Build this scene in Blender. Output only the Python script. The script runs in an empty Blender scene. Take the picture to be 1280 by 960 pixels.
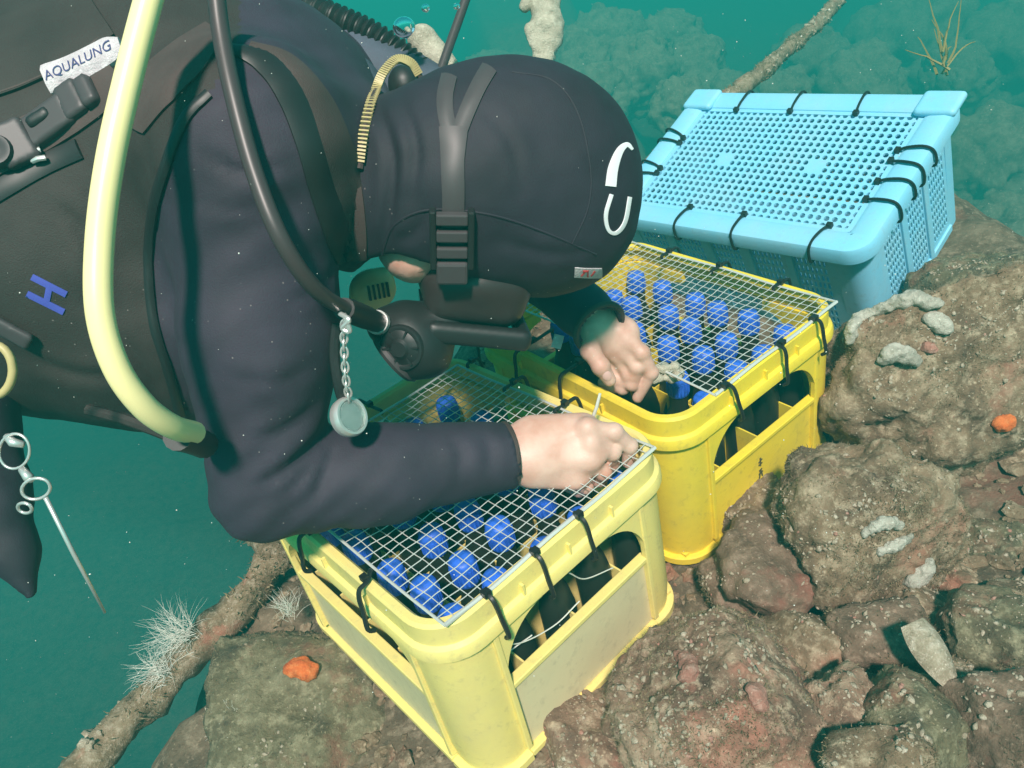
import bpy, bmesh, math, random
import numpy as np
from mathutils import Vector, Matrix
from mathutils.bvhtree import BVHTree

random.seed(7); RNG = np.random.default_rng(7)
SC = bpy.context.scene
COL = SC.collection
R = math.radians

# ------------------------------------------------------------------ camera
FPX = 943.0                                   # focal length in pixels of a 1280 px wide picture
DOWN = np.array([.2012, .8156, .5434]); DOWN /= np.linalg.norm(DOWN)      # gravity seen from the camera
_z = -DOWN
_y = np.array([0, 0, 1.0]) - (np.array([0, 0, 1.0]) @ DOWN) * DOWN; _y /= np.linalg.norm(_y)
_x = np.cross(_y, _z)
# camera axes: x right, y down, z forward  ->  world
C2W = np.array([_x, _y, _z])
CAM = np.array([0, 0, 0.80])
cam_d = bpy.data.cameras.new('camera'); cam = bpy.data.objects.new('camera', cam_d); COL.objects.link(cam)
m3 = np.array([C2W @ [1, 0, 0], C2W @ [0, -1, 0], C2W @ [0, 0, -1]]).T
M = Matrix.Identity(4)
for i in range(3):
    for j in range(3): M[i][j] = m3[i, j]
    M[i][3] = CAM[i]
cam.matrix_world = M
cam_d.sensor_width = 36; cam_d.lens = FPX / 1280 * 36; cam_d.clip_start = .02; cam_d.clip_end = 500
SC.camera = cam

# ------------------------------------------------------------------ light: a sun in place of the camera's dive lamp, sky through green water
SUN_CAM = np.array([.10, .33, .93])          # direction the stand-in for the dive lamp shines, in camera axes
sd = C2W @ (SUN_CAM / np.linalg.norm(SUN_CAM))
sun_d = bpy.data.lights.new('sun', 'SUN'); sun = bpy.data.objects.new('sun', sun_d); COL.objects.link(sun)
sun.rotation_euler = Vector(sd).to_track_quat('-Z', 'Y').to_euler(); sun.location = (0, -1, 3)
sun_d.energy = 5.0; sun_d.angle = R(5.0); sun_d.color = (1.0, .83, .78)
W = bpy.data.worlds.new('World'); SC.world = W; W.use_nodes = True
wn = W.node_tree.nodes; wl = W.node_tree.links
bg = wn['Background']
sky = wn.new('ShaderNodeTexSky'); sky.sky_type = 'NISHITA'; sky.sun_disc = False
sky.sun_elevation = math.asin(-sd[2]); sky.sun_rotation = math.atan2(-sd[0], -sd[1])
tint = wn.new('ShaderNodeMix'); tint.data_type = 'RGBA'; tint.blend_type = 'MULTIPLY'; tint.inputs[0].default_value = 1
wl.new(sky.outputs[0], tint.inputs[6]); tint.inputs[7].default_value = (.14, 1.0, .68, 1)   # what the water above lets through
wl.new(tint.outputs[2], bg.inputs[0]); bg.inputs[1].default_value = .135
SC.view_settings.view_transform = 'Standard'; SC.view_settings.look = 'None'
SC.view_settings.exposure = 0.5; SC.view_settings.gamma = 1
SC.cycles.use_denoising = True
SC.cycles.max_bounces = 6; SC.cycles.volume_bounces = 0
SC.cycles.transparent_max_bounces = 12

# ------------------------------------------------------------------ helpers
def P(px, py, d):
    """the world point d metres in front of the camera that the photograph shows at px, py"""
    return CAM + C2W @ np.array([(px - 640) / FPX * d, (py - 480) / FPX * d, d])
def cdir(v):
    v = C2W @ np.array(v, float); return v / np.linalg.norm(v)
def nrm(v):
    v = np.array(v, float); return v / max(np.linalg.norm(v), 1e-12)

def link(name, me, mat=None, parent=None, smooth=True):
    o = bpy.data.objects.new(name, me); COL.objects.link(o)
    if mat and not me.materials: me.materials.append(mat)
    if parent is not None: o.parent = parent
    if smooth and len(me.polygons): me.polygons.foreach_set('use_smooth', [True] * len(me.polygons))
    return o
def mesh_np(name, V, F):
    me = bpy.data.meshes.new(name)
    me.from_pydata([tuple(v) for v in np.asarray(V, float).tolist()], [], [tuple(f) for f in (F.tolist() if hasattr(F, 'tolist') else F)])
    me.update(); return me
def tag(o, label=None, cat=None, group=None, kind=None):
    if label: o['label'] = label
    if cat: o['category'] = cat
    if group: o['group'] = group
    if kind: o['kind'] = kind
    return o
def empty(name, M4=None):
    o = bpy.data.objects.new(name, None); COL.objects.link(o); o.empty_display_size = .05
    if M4 is not None: o.matrix_world = M4
    return o
def sharp(o, ang=35):
    o.data.set_sharp_from_angle(angle=R(ang)) if hasattr(o.data, 'set_sharp_from_angle') else None
    return o

class MB:
    """collects vertices and faces of one mesh"""
    def __init__(s): s.v = []; s.f = []
    def add(s, V, F):
        n = len(s.v); s.v.extend([tuple(map(float, p)) for p in V]); s.f.extend([tuple(int(i) + n for i in q) for q in F]); return s
    def box(s, c, h, ax=None):
        ax = np.eye(3) if ax is None else np.array(ax)      # rows = axes
        V = [np.array(c) + sx * h[0] * ax[0] + sy * h[1] * ax[1] + sz * h[2] * ax[2] for sx in (-1, 1) for sy in (-1, 1) for sz in (-1, 1)]
        return s.add(V, [(0, 1, 3, 2), (4, 6, 7, 5), (0, 4, 5, 1), (2, 3, 7, 6), (0, 2, 6, 4), (1, 5, 7, 3)])
    def tube(s, pts, r, n=8, closed=False, flat=None, cap=True):
        """r: number or list; flat=(normal list, factor) squashes the section"""
        pts = [np.array(p, float) for p in pts]; m = len(pts)
        rr = r if hasattr(r, '__len__') else [r] * m
        T = [nrm(pts[(i + 1) % m] - pts[i - 1]) if closed else nrm(pts[min(i + 1, m - 1)] - pts[max(i - 1, 0)]) for i in range(m)]
        u = np.cross(T[0], [0, 0, 1.0])
        if np.linalg.norm(u) < .1: u = np.cross(T[0], [0, 1.0, 0])
        u = nrm(u); V = []
        for i in range(m):
            u = nrm(u - (u @ T[i]) * T[i]); w = np.cross(T[i], u)
            for k in range(n):
                a = 2 * math.pi * k / n
                V.append(pts[i] + rr[i] * (math.cos(a) * u + math.sin(a) * w))
        F = []
        for i in range(m if closed else m - 1):
            j = (i + 1) % m
            for k in range(n):
                l = (k + 1) % n; F.append((i * n + k, i * n + l, j * n + l, j * n + k))
        if not closed and cap:
            F.append(tuple(range(n - 1, -1, -1))); F.append(tuple((m - 1) * n + k for k in range(n)))
        return s.add(V, F)
    def lathe(s, prof, n=16, c=(0, 0, 0), ax=None):
        ax = np.eye(3) if ax is None else np.array(ax); V = []
        for r, z in prof:
            for k in range(n):
                a = 2 * math.pi * k / n
                V.append(np.array(c) + r * math.cos(a) * ax[0] + r * math.sin(a) * ax[1] + z * ax[2])
        F = [(i * n + k, i * n + (k + 1) % n, (i + 1) * n + (k + 1) % n, (i + 1) * n + k) for i in range(len(prof) - 1) for k in range(n)]
        F.append(tuple(range(n - 1, -1, -1))); F.append(tuple((len(prof) - 1) * n + k for k in range(n)))
        return s.add(V, F)
    def mesh(s, name):
        me = bpy.data.meshes.new(name); me.from_pydata(s.v, [], s.f); me.update(); return me
    def build(s, name, mat, parent=None, smooth=False, ang=35):
        o = link(name, s.mesh(name), mat, parent, smooth)
        if smooth: sharp(o, ang)
        return o

def spline(pts, n):
    """Catmull-Rom through pts"""
    p = np.array(pts, float); p = np.vstack([2 * p[0] - p[1], p, 2 * p[-1] - p[-2]]); out = []
    segs = len(p) - 3
    for t in np.linspace(0, segs - 1e-9, n):
        i = int(t); u = t - i; a, b, c, d = p[i:i + 4]
        out.append(.5 * (2 * b + (c - a) * u + (2 * a - 5 * b + 4 * c - d) * u * u + (3 * b - a - 3 * c + d) * u ** 3))
    return np.array(out)

# value noise, vectorised
def _hash(i, j, k, s):
    h = (i.astype(np.int64) * 374761393 + j.astype(np.int64) * 668265263 + k.astype(np.int64) * 2147483647 + s * 974634777) & 0x7fffffff
    h = ((h ^ (h >> 13)) * 1274126177) & 0x7fffffff
    return ((h ^ (h >> 16)) & 0xffff) / 65535.0 * 2 - 1
def vnoise(p, s=0):
    f = np.floor(p); u = p - f; u = u * u * (3 - 2 * u); i, j, k = f[:, 0], f[:, 1], f[:, 2]; r = 0
    for a in (0, 1):
        for b in (0, 1):
            for c in (0, 1):
                wgt = (u[:, 0] if a else 1 - u[:, 0]) * (u[:, 1] if b else 1 - u[:, 1]) * (u[:, 2] if c else 1 - u[:, 2])
                r = r + wgt * _hash(i + a, j + b, k + c, s)
    return r
def fbm(p, oct=4, s=0, gain=.5):
    p = np.asarray(p, float); r = 0; a = 1
    for o in range(oct): r = r + a * vnoise(p * 2 ** o + 17.3 * o, s + o); a *= gain
    return r

# signed distance modelling + surface nets
class SDF:
    def __init__(s, lo, hi, h):
        s.h = h; s.o = np.array(lo, float); n = np.ceil((np.array(hi) - s.o) / h).astype(int) + 1
        s.n = n; s.F = np.full(n, 1.0, np.float32)
    def _sub(s, lo, hi):
        a = np.clip(np.floor((lo - s.o) / s.h).astype(int), 0, s.n); b = np.clip(np.ceil((hi - s.o) / s.h).astype(int) + 1, 0, s.n)
        if (b <= a).any(): return None, None
        g = np.meshgrid(*[s.o[i] + s.h * np.arange(a[i], b[i]) for i in range(3)], indexing='ij')
        return tuple(slice(a[i], b[i]) for i in range(3)), np.stack(g, -1)
    def _mix(s, sl, d, k, cut=False):
        A = s.F[sl]
        if cut: d = -d; h = np.clip(.5 - .5 * (A - d) / k, 0, 1); s.F[sl] = A * (1 - h) + d * h + k * h * (1 - h); return
        h = np.clip(.5 + .5 * (A - d) / k, 0, 1); s.F[sl] = A * (1 - h) + d * h - k * h * (1 - h)
    def cone(s, a, b, r0, r1, k=.01, flat=None, cut=False):
        a = np.array(a, float); b = np.array(b, float); m = max(r0, r1) * (1.0 if flat is None else max(1, flat[1])) + 3 * k + 3 * s.h
        sl, G = s._sub(np.minimum(a, b) - m, np.maximum(a, b) + m)
        if sl is None: return s
        ab = b - a; q = G - a
        t = np.clip((q @ ab) / (ab @ ab), 0, 1); dv = q - t[..., None] * ab
        if flat is not None:
            n = nrm(flat[0]); c = dv @ n; dv = dv + (c * (1 / flat[1] - 1))[..., None] * n
        s._mix(sl, np.linalg.norm(dv, axis=-1) - (r0 + (r1 - r0) * t), k, cut); return s
    def ell(s, c, ax, r, k=.01, cut=False):
        c = np.array(c, float); ax = np.array(ax, float); r = np.array(r, float); m = max(r) + 3 * k + 3 * s.h
        sl, G = s._sub(c - m, c + m)
        if sl is None: return s
        q = (G - c) @ ax.T; k0 = np.linalg.norm(q / r, axis=-1); k1 = np.linalg.norm(q / r ** 2, axis=-1) + 1e-9
        s._mix(sl, k0 * (k0 - 1) / k1, k, cut); return s
    def rbox(s, c, ax, hs, rad, k=.01, cut=False):
        c = np.array(c, float); ax = np.array(ax, float); hs = np.array(hs, float); m = np.linalg.norm(hs) + 3 * k + 3 * s.h
        sl, G = s._sub(c - m, c + m)
        if sl is None: return s
        q = np.abs((G - c) @ ax.T) - (hs - rad)
        s._mix(sl, np.linalg.norm(np.maximum(q, 0), axis=-1) + np.minimum(q.max(-1), 0) - rad, k, cut); return s
    def half(s, p, n, k=.002):
        """keep what lies behind the plane through p with normal n"""
        g = np.meshgrid(*[s.o[i] + s.h * np.arange(s.n[i]) for i in range(3)], indexing='ij')
        d = (np.stack(g, -1) - np.array(p)) @ nrm(n)
        s.F = np.maximum(s.F, d.astype(np.float32)); return s
    def mesh(s, smooth=1):
        F = s.F; h = s.h; ins = F < 0; c = [F[i:F.shape[0] - 1 + i, j:F.shape[1] - 1 + j, k:F.shape[2] - 1 + k] for i in (0, 1) for j in (0, 1) for k in (0, 1)]
        mask = sum((q < 0).astype(np.int8) for q in c); act = (mask > 0) & (mask < 8)
        idx = np.full(act.shape, -1, np.int64); idx[act] = np.arange(act.sum())
        cv = [q[act] for q in c]; cor = np.array([(i, j, k) for i in (0, 1) for j in (0, 1) for k in (0, 1)], float)
        acc = np.zeros((act.sum(), 3)); cnt = np.zeros(act.sum())
        for a in range(8):
            for b in range(a + 1, 8):
                if abs(cor[a] - cor[b]).sum() != 1: continue
                x = (cv[a] < 0) != (cv[b] < 0); t = np.where(x, cv[a] / np.where(x, cv[a] - cv[b], 1), 0)
                acc += x[:, None] * (cor[a] + t[:, None] * (cor[b] - cor[a])); cnt += x
        V = s.o + h * (np.argwhere(act) + acc / cnt[:, None]); Q = []
        for ax in range(3):
            A = np.moveaxis(ins, ax, 0); x = A[:-1] != A[1:]; fl = A[:-1]
            I = np.moveaxis(idx, ax, 0)
            x = x[:, 1:-1, 1:-1]; fl = fl[:, 1:-1, 1:-1]
            q = np.stack([I[:, :-1, :-1], I[:, 1:, :-1], I[:, 1:, 1:], I[:, :-1, 1:]], -1)
            q = q[x]; f = fl[x]
            if ax == 1: f = ~f
            q[~f] = q[~f][:, ::-1]; Q.append(q)
        Q = np.concatenate(Q); Q = Q[(Q >= 0).all(1)]
        for _ in range(smooth):
            S = np.zeros_like(V); n = np.zeros(len(V))
            for a, b in ((0, 1), (1, 2), (2, 3), (3, 0)):
                np.add.at(S, Q[:, a], V[Q[:, b]]); np.add.at(n, Q[:, a], 1); np.add.at(S, Q[:, b], V[Q[:, a]]); np.add.at(n, Q[:, b], 1)
            V = .5 * V + .5 * S / np.maximum(n, 1)[:, None]
        return V, Q
def vnormals(V, F):
    fn = np.cross(V[F[:, 1]] - V[F[:, 0]], V[F[:, 2]] - V[F[:, 0]]); N = np.zeros_like(V)
    for k in range(F.shape[1]): np.add.at(N, F[:, k], fn)
    return N / np.maximum(np.linalg.norm(N, axis=1), 1e-12)[:, None]
# ------------------------------------------------------------------ materials
def principled(name, col=(.5, .5, .5), rough=.6, **kw):
    m = bpy.data.materials.new(name); m.use_nodes = True
    b = m.node_tree.nodes['Principled BSDF']; b.inputs['Base Color'].default_value = (*col, 1); b.inputs['Roughness'].default_value = rough
    for k, v in kw.items(): b.inputs[k.replace('_', ' ')].default_value = v
    return m
def nd(m, t, **kw):
    n = m.node_tree.nodes.new(t)
    for k, v in kw.items(): setattr(n, k, v)
    return n
def lk(m, a, b): m.node_tree.links.new(a, b)
def coords(m, scale=1.0, obj=True):
    tc = nd(m, 'ShaderNodeTexCoord'); mp = nd(m, 'ShaderNodeMapping'); mp.inputs['Scale'].default_value = (scale,) * 3
    lk(m, tc.outputs['Object' if obj else 'Generated'], mp.inputs[0]); return mp.outputs[0]
def noise(m, co, scale, detail=4, rough=.55):
    n = nd(m, 'ShaderNodeTexNoise'); n.inputs['Scale'].default_value = scale; n.inputs['Detail'].default_value = detail; n.inputs['Roughness'].default_value = rough
    lk(m, co, n.inputs['Vector']); return n.outputs[0]
def ramp(m, fac, stops):
    n = nd(m, 'ShaderNodeValToRGB'); e = n.color_ramp.elements
    while len(e) < len(stops): e.new(.5)
    for q, (p, c) in zip(e, stops): q.position = p; q.color = (*c, 1) if len(c) == 3 else c
    lk(m, fac, n.inputs[0]); return n.outputs[0]
def mixc(m, f, a, b, mode='MIX'):
    n = nd(m, 'ShaderNodeMix', data_type='RGBA', blend_type=mode)
    for s, v in ((n.inputs[0], f), (n.inputs[6], a), (n.inputs[7], b)):
        if hasattr(v, 'links') or hasattr(v, 'is_linked'): lk(m, v, s)
        else: s.default_value = v if not hasattr(v, '__len__') else (*v, 1)
    return n.outputs[2]
def bump(m, h, strength=.3, dist=.002):
    n = nd(m, 'ShaderNodeBump'); n.inputs['Strength'].default_value = strength; n.inputs['Distance'].default_value = dist
    lk(m, h, n.inputs['Height']); b = m.node_tree.nodes['Principled BSDF']
    lk(m, n.outputs[0], b.inputs['Normal']); return n
def setc(m, c): lk(m, c, m.node_tree.nodes['Principled BSDF'].inputs['Base Color'])
def setr(m, c): lk(m, c, m.node_tree.nodes['Principled BSDF'].inputs['Roughness'])

def plastic(name, col, dirt, amount=.5, rough=.42):
    m = principled(name, col, rough); co = coords(m)
    n = noise(m, co, 9, 5, .65); n2 = noise(m, co, 70, 4, .7)
    f = ramp(m, n, [(.42, (0, 0, 0)), (.72, (amount,) * 3)])
    f2 = ramp(m, n2, [(.55, (0, 0, 0)), (.75, (amount * .9,) * 3)])
    c = mixc(m, f, col, dirt); c = mixc(m, f2, c, tuple(.6 * x for x in dirt)); setc(m, c)
    setr(m, ramp(m, n2, [(.3, (rough - .08,) * 3), (.7, (rough + .25,) * 3)])); bump(m, n2, .15, .001); return m
M_YEL1 = plastic('pale yellow plastic', (.86, .71, .22), (.55, .46, .25), .40)
M_YEL2 = plastic('yellow plastic', (.86, .66, .045), (.42, .36, .10), .40)
M_CREAM = plastic('cream yellow panel plastic', (.68, .60, .36), (.48, .42, .26), .4)
M_BLUE = plastic('light blue plastic', (.23, .61, .83), (.40, .57, .62), .38)
M_CAP = plastic('blue cap plastic', (.035, .16, .80), (.05, .14, .30), .35, .38)
M_BOTTLE = principled('dark bottle glass', (.016, .018, .013), .45)
M_TIE = principled('black nylon', (.012, .012, .013), .45)
M_MARK = principled('dark stamped ink', (.10, .09, .03), .7)
M_WIRE = principled('galvanised wire', (.64, .65, .61), .42, Metallic=.3)
M_STEEL = principled('stainless steel', (.72, .70, .68), .3, Metallic=.6)
M_LINE = principled('pale nylon thread', (.70, .70, .62), .6)

def neoprene(name, col, bs=.25, tintc=None):
    m = principled(name, col, .75); co = coords(m)
    n = noise(m, co, 700, 2, .5); n2 = noise(m, co, 14, 5, .6); n3 = noise(m, co, 160, 3, .6)
    setc(m, mixc(m, ramp(m, n2, [(.35, (0, 0, 0)), (.7, (1, 1, 1))]), tuple(.8 * x for x in col), tintc or tuple(1.3 * x for x in col)))
    h = mixc(m, .35, n, n3); bump(m, h, bs, .0015)
    v = nd(m, 'ShaderNodeTexVoronoi'); v.inputs['Scale'].default_value = 85; lk(m, co, v.inputs['Vector'])
    b_ = m.node_tree.nodes['Principled BSDF'].inputs['Base Color']; c0 = b_.links[0].from_socket
    sp = ramp(m, v.outputs['Distance'], [(.05, (.7,) * 3), (.085, (0, 0, 0))]); gate = ramp(m, noise(m, co, 6, 3), [(.50, (0, 0, 0)), (.62, (1, 1, 1))])
    setc(m, mixc(m, mixc(m, 1.0, sp, gate, 'MULTIPLY'), c0, (.30, .27, .25))); return m
M_SUIT = neoprene('black neoprene', (.029, .020, .037), .3)
M_PANEL = neoprene('brown black neoprene panel', (.060, .037, .034), .35)
M_HOOD = neoprene('hood neoprene', (.015, .0105, .021), .25)
M_VEST = neoprene('black vest fabric', (.027, .019, .017), .5)
M_VESTG = neoprene('grey blue vest fabric', (.06, .07, .10), .4)
M_RUB = principled('black rubber', (.014, .013, .014), .48)
M_RUBG = principled('grey rubber', (.060, .048, .052), .5)
M_SKIRT = principled('dark mask silicone', (.034, .024, .024), .38)
M_HOSE = principled('ribbed brown black hose', (.055, .040, .042), .42)
M_HOSEY = principled('yellow hose', (.95, .80, .40), .35)
M_WHITE = principled('white reflective print', (.9, .9, .92), .4)
M_INKB = principled('blue paint pen', (.06, .08, .42), .7)
M_INKD = principled('dark blue patch ink', (.05, .05, .16), .7)
M_RED = principled('red tag ink', (.55, .05, .05), .6)
M_ZIP = principled('yellow zip teeth', (.50, .40, .18), .5)
M_LENS = principled('dark mask glass', (.01, .012, .012), .05, Coat_Weight=.5)
M_DIAL = principled('pale gauge face', (.42, .46, .45), .25)
M_GLASS = principled('gauge glass', (.85, .95, .92), .04, Transmission_Weight=.9, IOR=1.2)
M_BUB = principled('air bubble', (.9, 1, 1), .0, Transmission_Weight=1.0, IOR=.80)

def skin():
    m = principled('skin', (.60, .37, .29), .5, Subsurface_Weight=.12, Subsurface_Scale=.01); co = coords(m)
    n = noise(m, co, 30, 4); n2 = noise(m, co, 380, 3, .6)
    setc(m, ramp(m, n, [(.35, (.56, .31, .235)), (.55, (.64, .41, .33)), (.75, (.70, .48, .39))])); bump(m, n2, .22, .0012); return m
M_SKIN = skin()
M_NAIL = principled('finger nail', (.72, .46, .42), .3)

def rockmat(name, base, dark, light, accent=None, sc=1.0, seed=0.0, acc_lo=.6):
    m = principled(name, base, .85); tc = nd(m, 'ShaderNodeTexCoord'); mp = nd(m, 'ShaderNodeMapping'); mp.inputs['Location'].default_value = (seed, seed * 1.7, -seed)
    lk(m, tc.outputs['Object'], mp.inputs[0]); co = mp.outputs[0]
    n1 = noise(m, co, 11 * sc, 6, .65); n2 = noise(m, co, 55 * sc, 6, .7); n3 = noise(m, co, 190 * sc, 4, .7)
    c = ramp(m, n1, [(.30, dark), (.50, base), (.70, tuple(.5 * (a + b) for a, b in zip(base, light)))])
    c = mixc(m, ramp(m, n2, [(.50, (0, 0, 0)), (.64, (.75,) * 3)]), c, light)
    c = mixc(m, ramp(m, n2, [(.30, (.85,) * 3), (.43, (0, 0, 0))]), c, dark)
    if accent is not None:
        n4 = noise(m, co, 7.3 * sc, 5, .7); c = mixc(m, ramp(m, n4, [(acc_lo - .05, (0, 0, 0)), (acc_lo + .07, (.8,) * 3)]), c, accent)
    v = nd(m, 'ShaderNodeTexVoronoi'); v.inputs['Scale'].default_value = 60 * sc; lk(m, co, v.inputs['Vector'])
    c = mixc(m, ramp(m, v.outputs['Distance'], [(.06, (.5,) * 3), (.16, (0, 0, 0))]), c, tuple(min(1, 1.5 * x) for x in light))
    c = mixc(m, ramp(m, n3, [(.60, (0, 0, 0)), (.70, (.8,) * 3)]), c, tuple(min(1, 1.25 * x) for x in light))
    setc(m, c); h = mixc(m, .5, n2, n3); bump(m, h, .9, .006); return m
M_RK1 = rockmat('encrusted brown rock', (.20, .135, .08), (.07, .045, .028), (.43, .35, .24), (.31, .13, .085), 1, 0)
M_RK2 = rockmat('pink crusted rock', (.215, .13, .085), (.075, .045, .03), (.46, .36, .25), (.36, .145, .10), 1, 3, .55)
M_RK3 = rockmat('olive crusted rock', (.13, .11, .06), (.05, .04, .025), (.30, .27, .17), (.22, .10, .065), 1, 6)
M_RK4 = rockmat('maroon crusted rock', (.155, .10, .065), (.065, .042, .027), (.30, .21, .15), (.24, .085, .06), 1, 9, .55)
M_RKF = rockmat('far grey rock', (.16, .15, .10), (.07, .07, .05), (.28, .27, .19), None, .5, 4)
M_BED = rockmat('seabed rubble', (.12, .085, .052), (.04, .03, .02), (.28, .22, .15), (.21, .09, .06), .8, 12)
M_SHELL = rockmat('pale shell crust', (.42, .35, .25), (.22, .17, .11), (.68, .60, .48), None, 2.5, 1)
M_SPONGEG = rockmat('pale grey sponge', (.42, .40, .33), (.26, .25, .2), (.58, .56, .48), None, 1.6, 2)
M_ORANGE = rockmat('orange sponge', (.78, .17, .035), (.50, .08, .02), (.85, .30, .10), None, 3, 3)
M_PINK = rockmat('pink sponge', (.42, .20, .15), (.25, .11, .08), (.52, .34, .27), None, 2, 3)
M_HYD = principled('pale hydroid', (.62, .62, .55), .8)
M_KELP = principled('yellow brown weed', (.30, .22, .06), .6)
M_TURF = rockmat('brown turf weed', (.20, .15, .08), (.10, .07, .04), (.36, .30, .18), None, 1, 15)
M_SPECK = principled('drifting specks', (.75, .75, .68), .8)
M_ROPE = rockmat('encrusted rope', (.24, .17, .10), (.09, .07, .04), (.46, .38, .28), (.38, .15, .10), 2, 5)
M_PALE = rockmat('pale growth', (.46, .42, .32), (.28, .25, .18), (.62, .58, .46), None, 2, 8)

M_PATCH = rockmat('white woven patch', (.62, .55, .58), (.50, .43, .46), (.74, .68, .70), None, 1.5, 3)
# ------------------------------------------------------------------ the setting: seabed
def sstep(a, b, x):
    t = np.clip((x - a) / (b - a), 0, 1); return t * t * (3 - 2 * t)
def edge_x(y): return np.interp(y, [-3, .2, .5, .62, .85, 1.0, 1.25, 1.6, 3, 6, 40], [-.30, -.36, -.44, -.50, -.52, -.34, -.16, .0, .25, .7, 2.5])
def bed_z(x, y, fine=True):
    q = np.stack([x, y, 0 * x], -1)
    z = -.055 + .03 * fbm(q * 2.1, 3, 5) * sstep(.2, 1.4, np.abs(y - .8) + .2) - .0 * x
    far = sstep(1.7, 6, y); z = z + far * (.30 * fbm(q * .55, 4, 9) - 1.75)
    z = z + sstep(.55, 2.2, x - .35 * y) * (-.55 + .16 * fbm(q * 1.3, 3, 3))
    z = z - 2.2 * sstep(.95, 2.0, x - .12 * y) * sstep(.9, 1.7, y)
    dx = edge_x(y) + .06 * vnoise(q * 5, 2) - x
    z = z - 4.6 * sstep(0, 1.5, dx) - .03 * sstep(-.05, .15, dx)
    if fine: z = z + .016 * fbm(q * 9, 4, 21) + .011 * np.abs(fbm(q * 24, 3, 31))
    return z
n = 340; u = np.linspace(-1, 1, n)
def warp(u, c, a, b): return c + a * np.sinh(b * u) / math.sinh(b)
gx = warp(u, .25, 60, 7.6); gy = warp(u, .95, 60, 7.6)
X, Y = np.meshgrid(gx, gy, indexing='ij'); x = X.ravel(); y = Y.ravel()
Vb = np.stack([x, y, bed_z(x, y)], -1)
ii = np.arange(n * n).reshape(n, n); Fb = np.stack([ii[:-1, :-1], ii[1:, :-1], ii[1:, 1:], ii[:-1, 1:]], -1).reshape(-1, 4)
bed = link('seabed', mesh_np('seabed', Vb, Fb), M_BED); tag(bed, kind='structure')

# ------------------------------------------------------------------ rocks
_ico = {}
def ico(sub):
    if sub not in _ico:
        bm = bmesh.new(); bmesh.ops.create_icosphere(bm, subdivisions=sub, radius=1); bm.verts.ensure_lookup_table()
        _ico[sub] = (np.array([v.co[:] for v in bm.verts]), np.array([[v.index for v in f.verts] for f in bm.faces])); bm.free()
    return _ico[sub]
def rock_mesh(name, ax, rad, seed, sub=5, rough=.22, block=0.0, fine=.012, cuts=5):
    """a lump in its own axes (rows of ax), radii rad; block > 0 squares it off, planes shear flat faces"""
    D, F = ico(sub); rs = np.random.default_rng(seed)
    p = D.copy()
    if block: e = 1 / (1 - block); p = p / (np.sum(np.abs(p) ** (2 * e), 1) ** (1 / (2 * e)))[:, None]
    rr = 1 + rough * fbm(D * 1.6 + seed, 4, seed)
    p = p * rr[:, None]
    for _ in range(cuts):
        nn = nrm(rs.normal(size=3)); h = rs.uniform(.62, .88); d = p @ nn; over = np.maximum(d - h, 0); p = p - (over * .85)[:, None] * nn
    p = p * np.array(rad)
    N = vnormals(p, F); s = min(rad)
    p = p + N * (fine * s * 6 * fbm(p / s * 3.5 + seed, 4, seed + 3) + fine * s * 3.5 * np.abs(fbm(p / s * 11, 3, seed + 5)))[:, None]
    V = p @ np.array(ax)
    return V, F
def lumps(V, F, N, count, smin, smax, rs, face=None, sub=1, flat=.55):
    """small crusts scattered over a surface"""
    fn = np.cross(V[F[:, 1]] - V[F[:, 0]], V[F[:, 2]] - V[F[:, 0]]); A = np.linalg.norm(fn, axis=1); nn = fn / np.maximum(A, 1e-12)[:, None]
    w = A.copy()
    if face is not None: w = w * (nn @ face > -.1)
    # patchy
    cen = V[F].mean(1); w = w * np.clip(fbm(cen * 16, 3, 77) * 1.5 - .1, .02, 2)
    idx = rs.choice(len(F), count, p=w / w.sum()); D, G = ico(sub); mb_v = []; mb_f = []; off = 0
    for i in idx:
        b = rs.dirichlet([1, 1, 1]); c = b @ V[F[i]]; n_ = nrm(nn[i] + rs.normal(size=3) * .25); t = nrm(np.cross(n_, rs.normal(size=3))); bt = np.cross(n_, t)
        s = smin + (smax - smin) * rs.random() ** 2.5; sx, sy, sz = s * rs.uniform(.7, 1.5), s * rs.uniform(.6, 1.1), s * rs.uniform(.35, flat * 1.6)
        q = D * (1 + .3 * rs.normal(size=(len(D), 1)))
        mb_v.append(c + q[:, :1] * sx * t + q[:, 1:2] * sy * bt + q[:, 2:] * sz * n_); mb_f.append(G + off); off += len(D)
    return np.concatenate(mb_v), np.concatenate(mb_f)
ROCKS = {}
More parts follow.
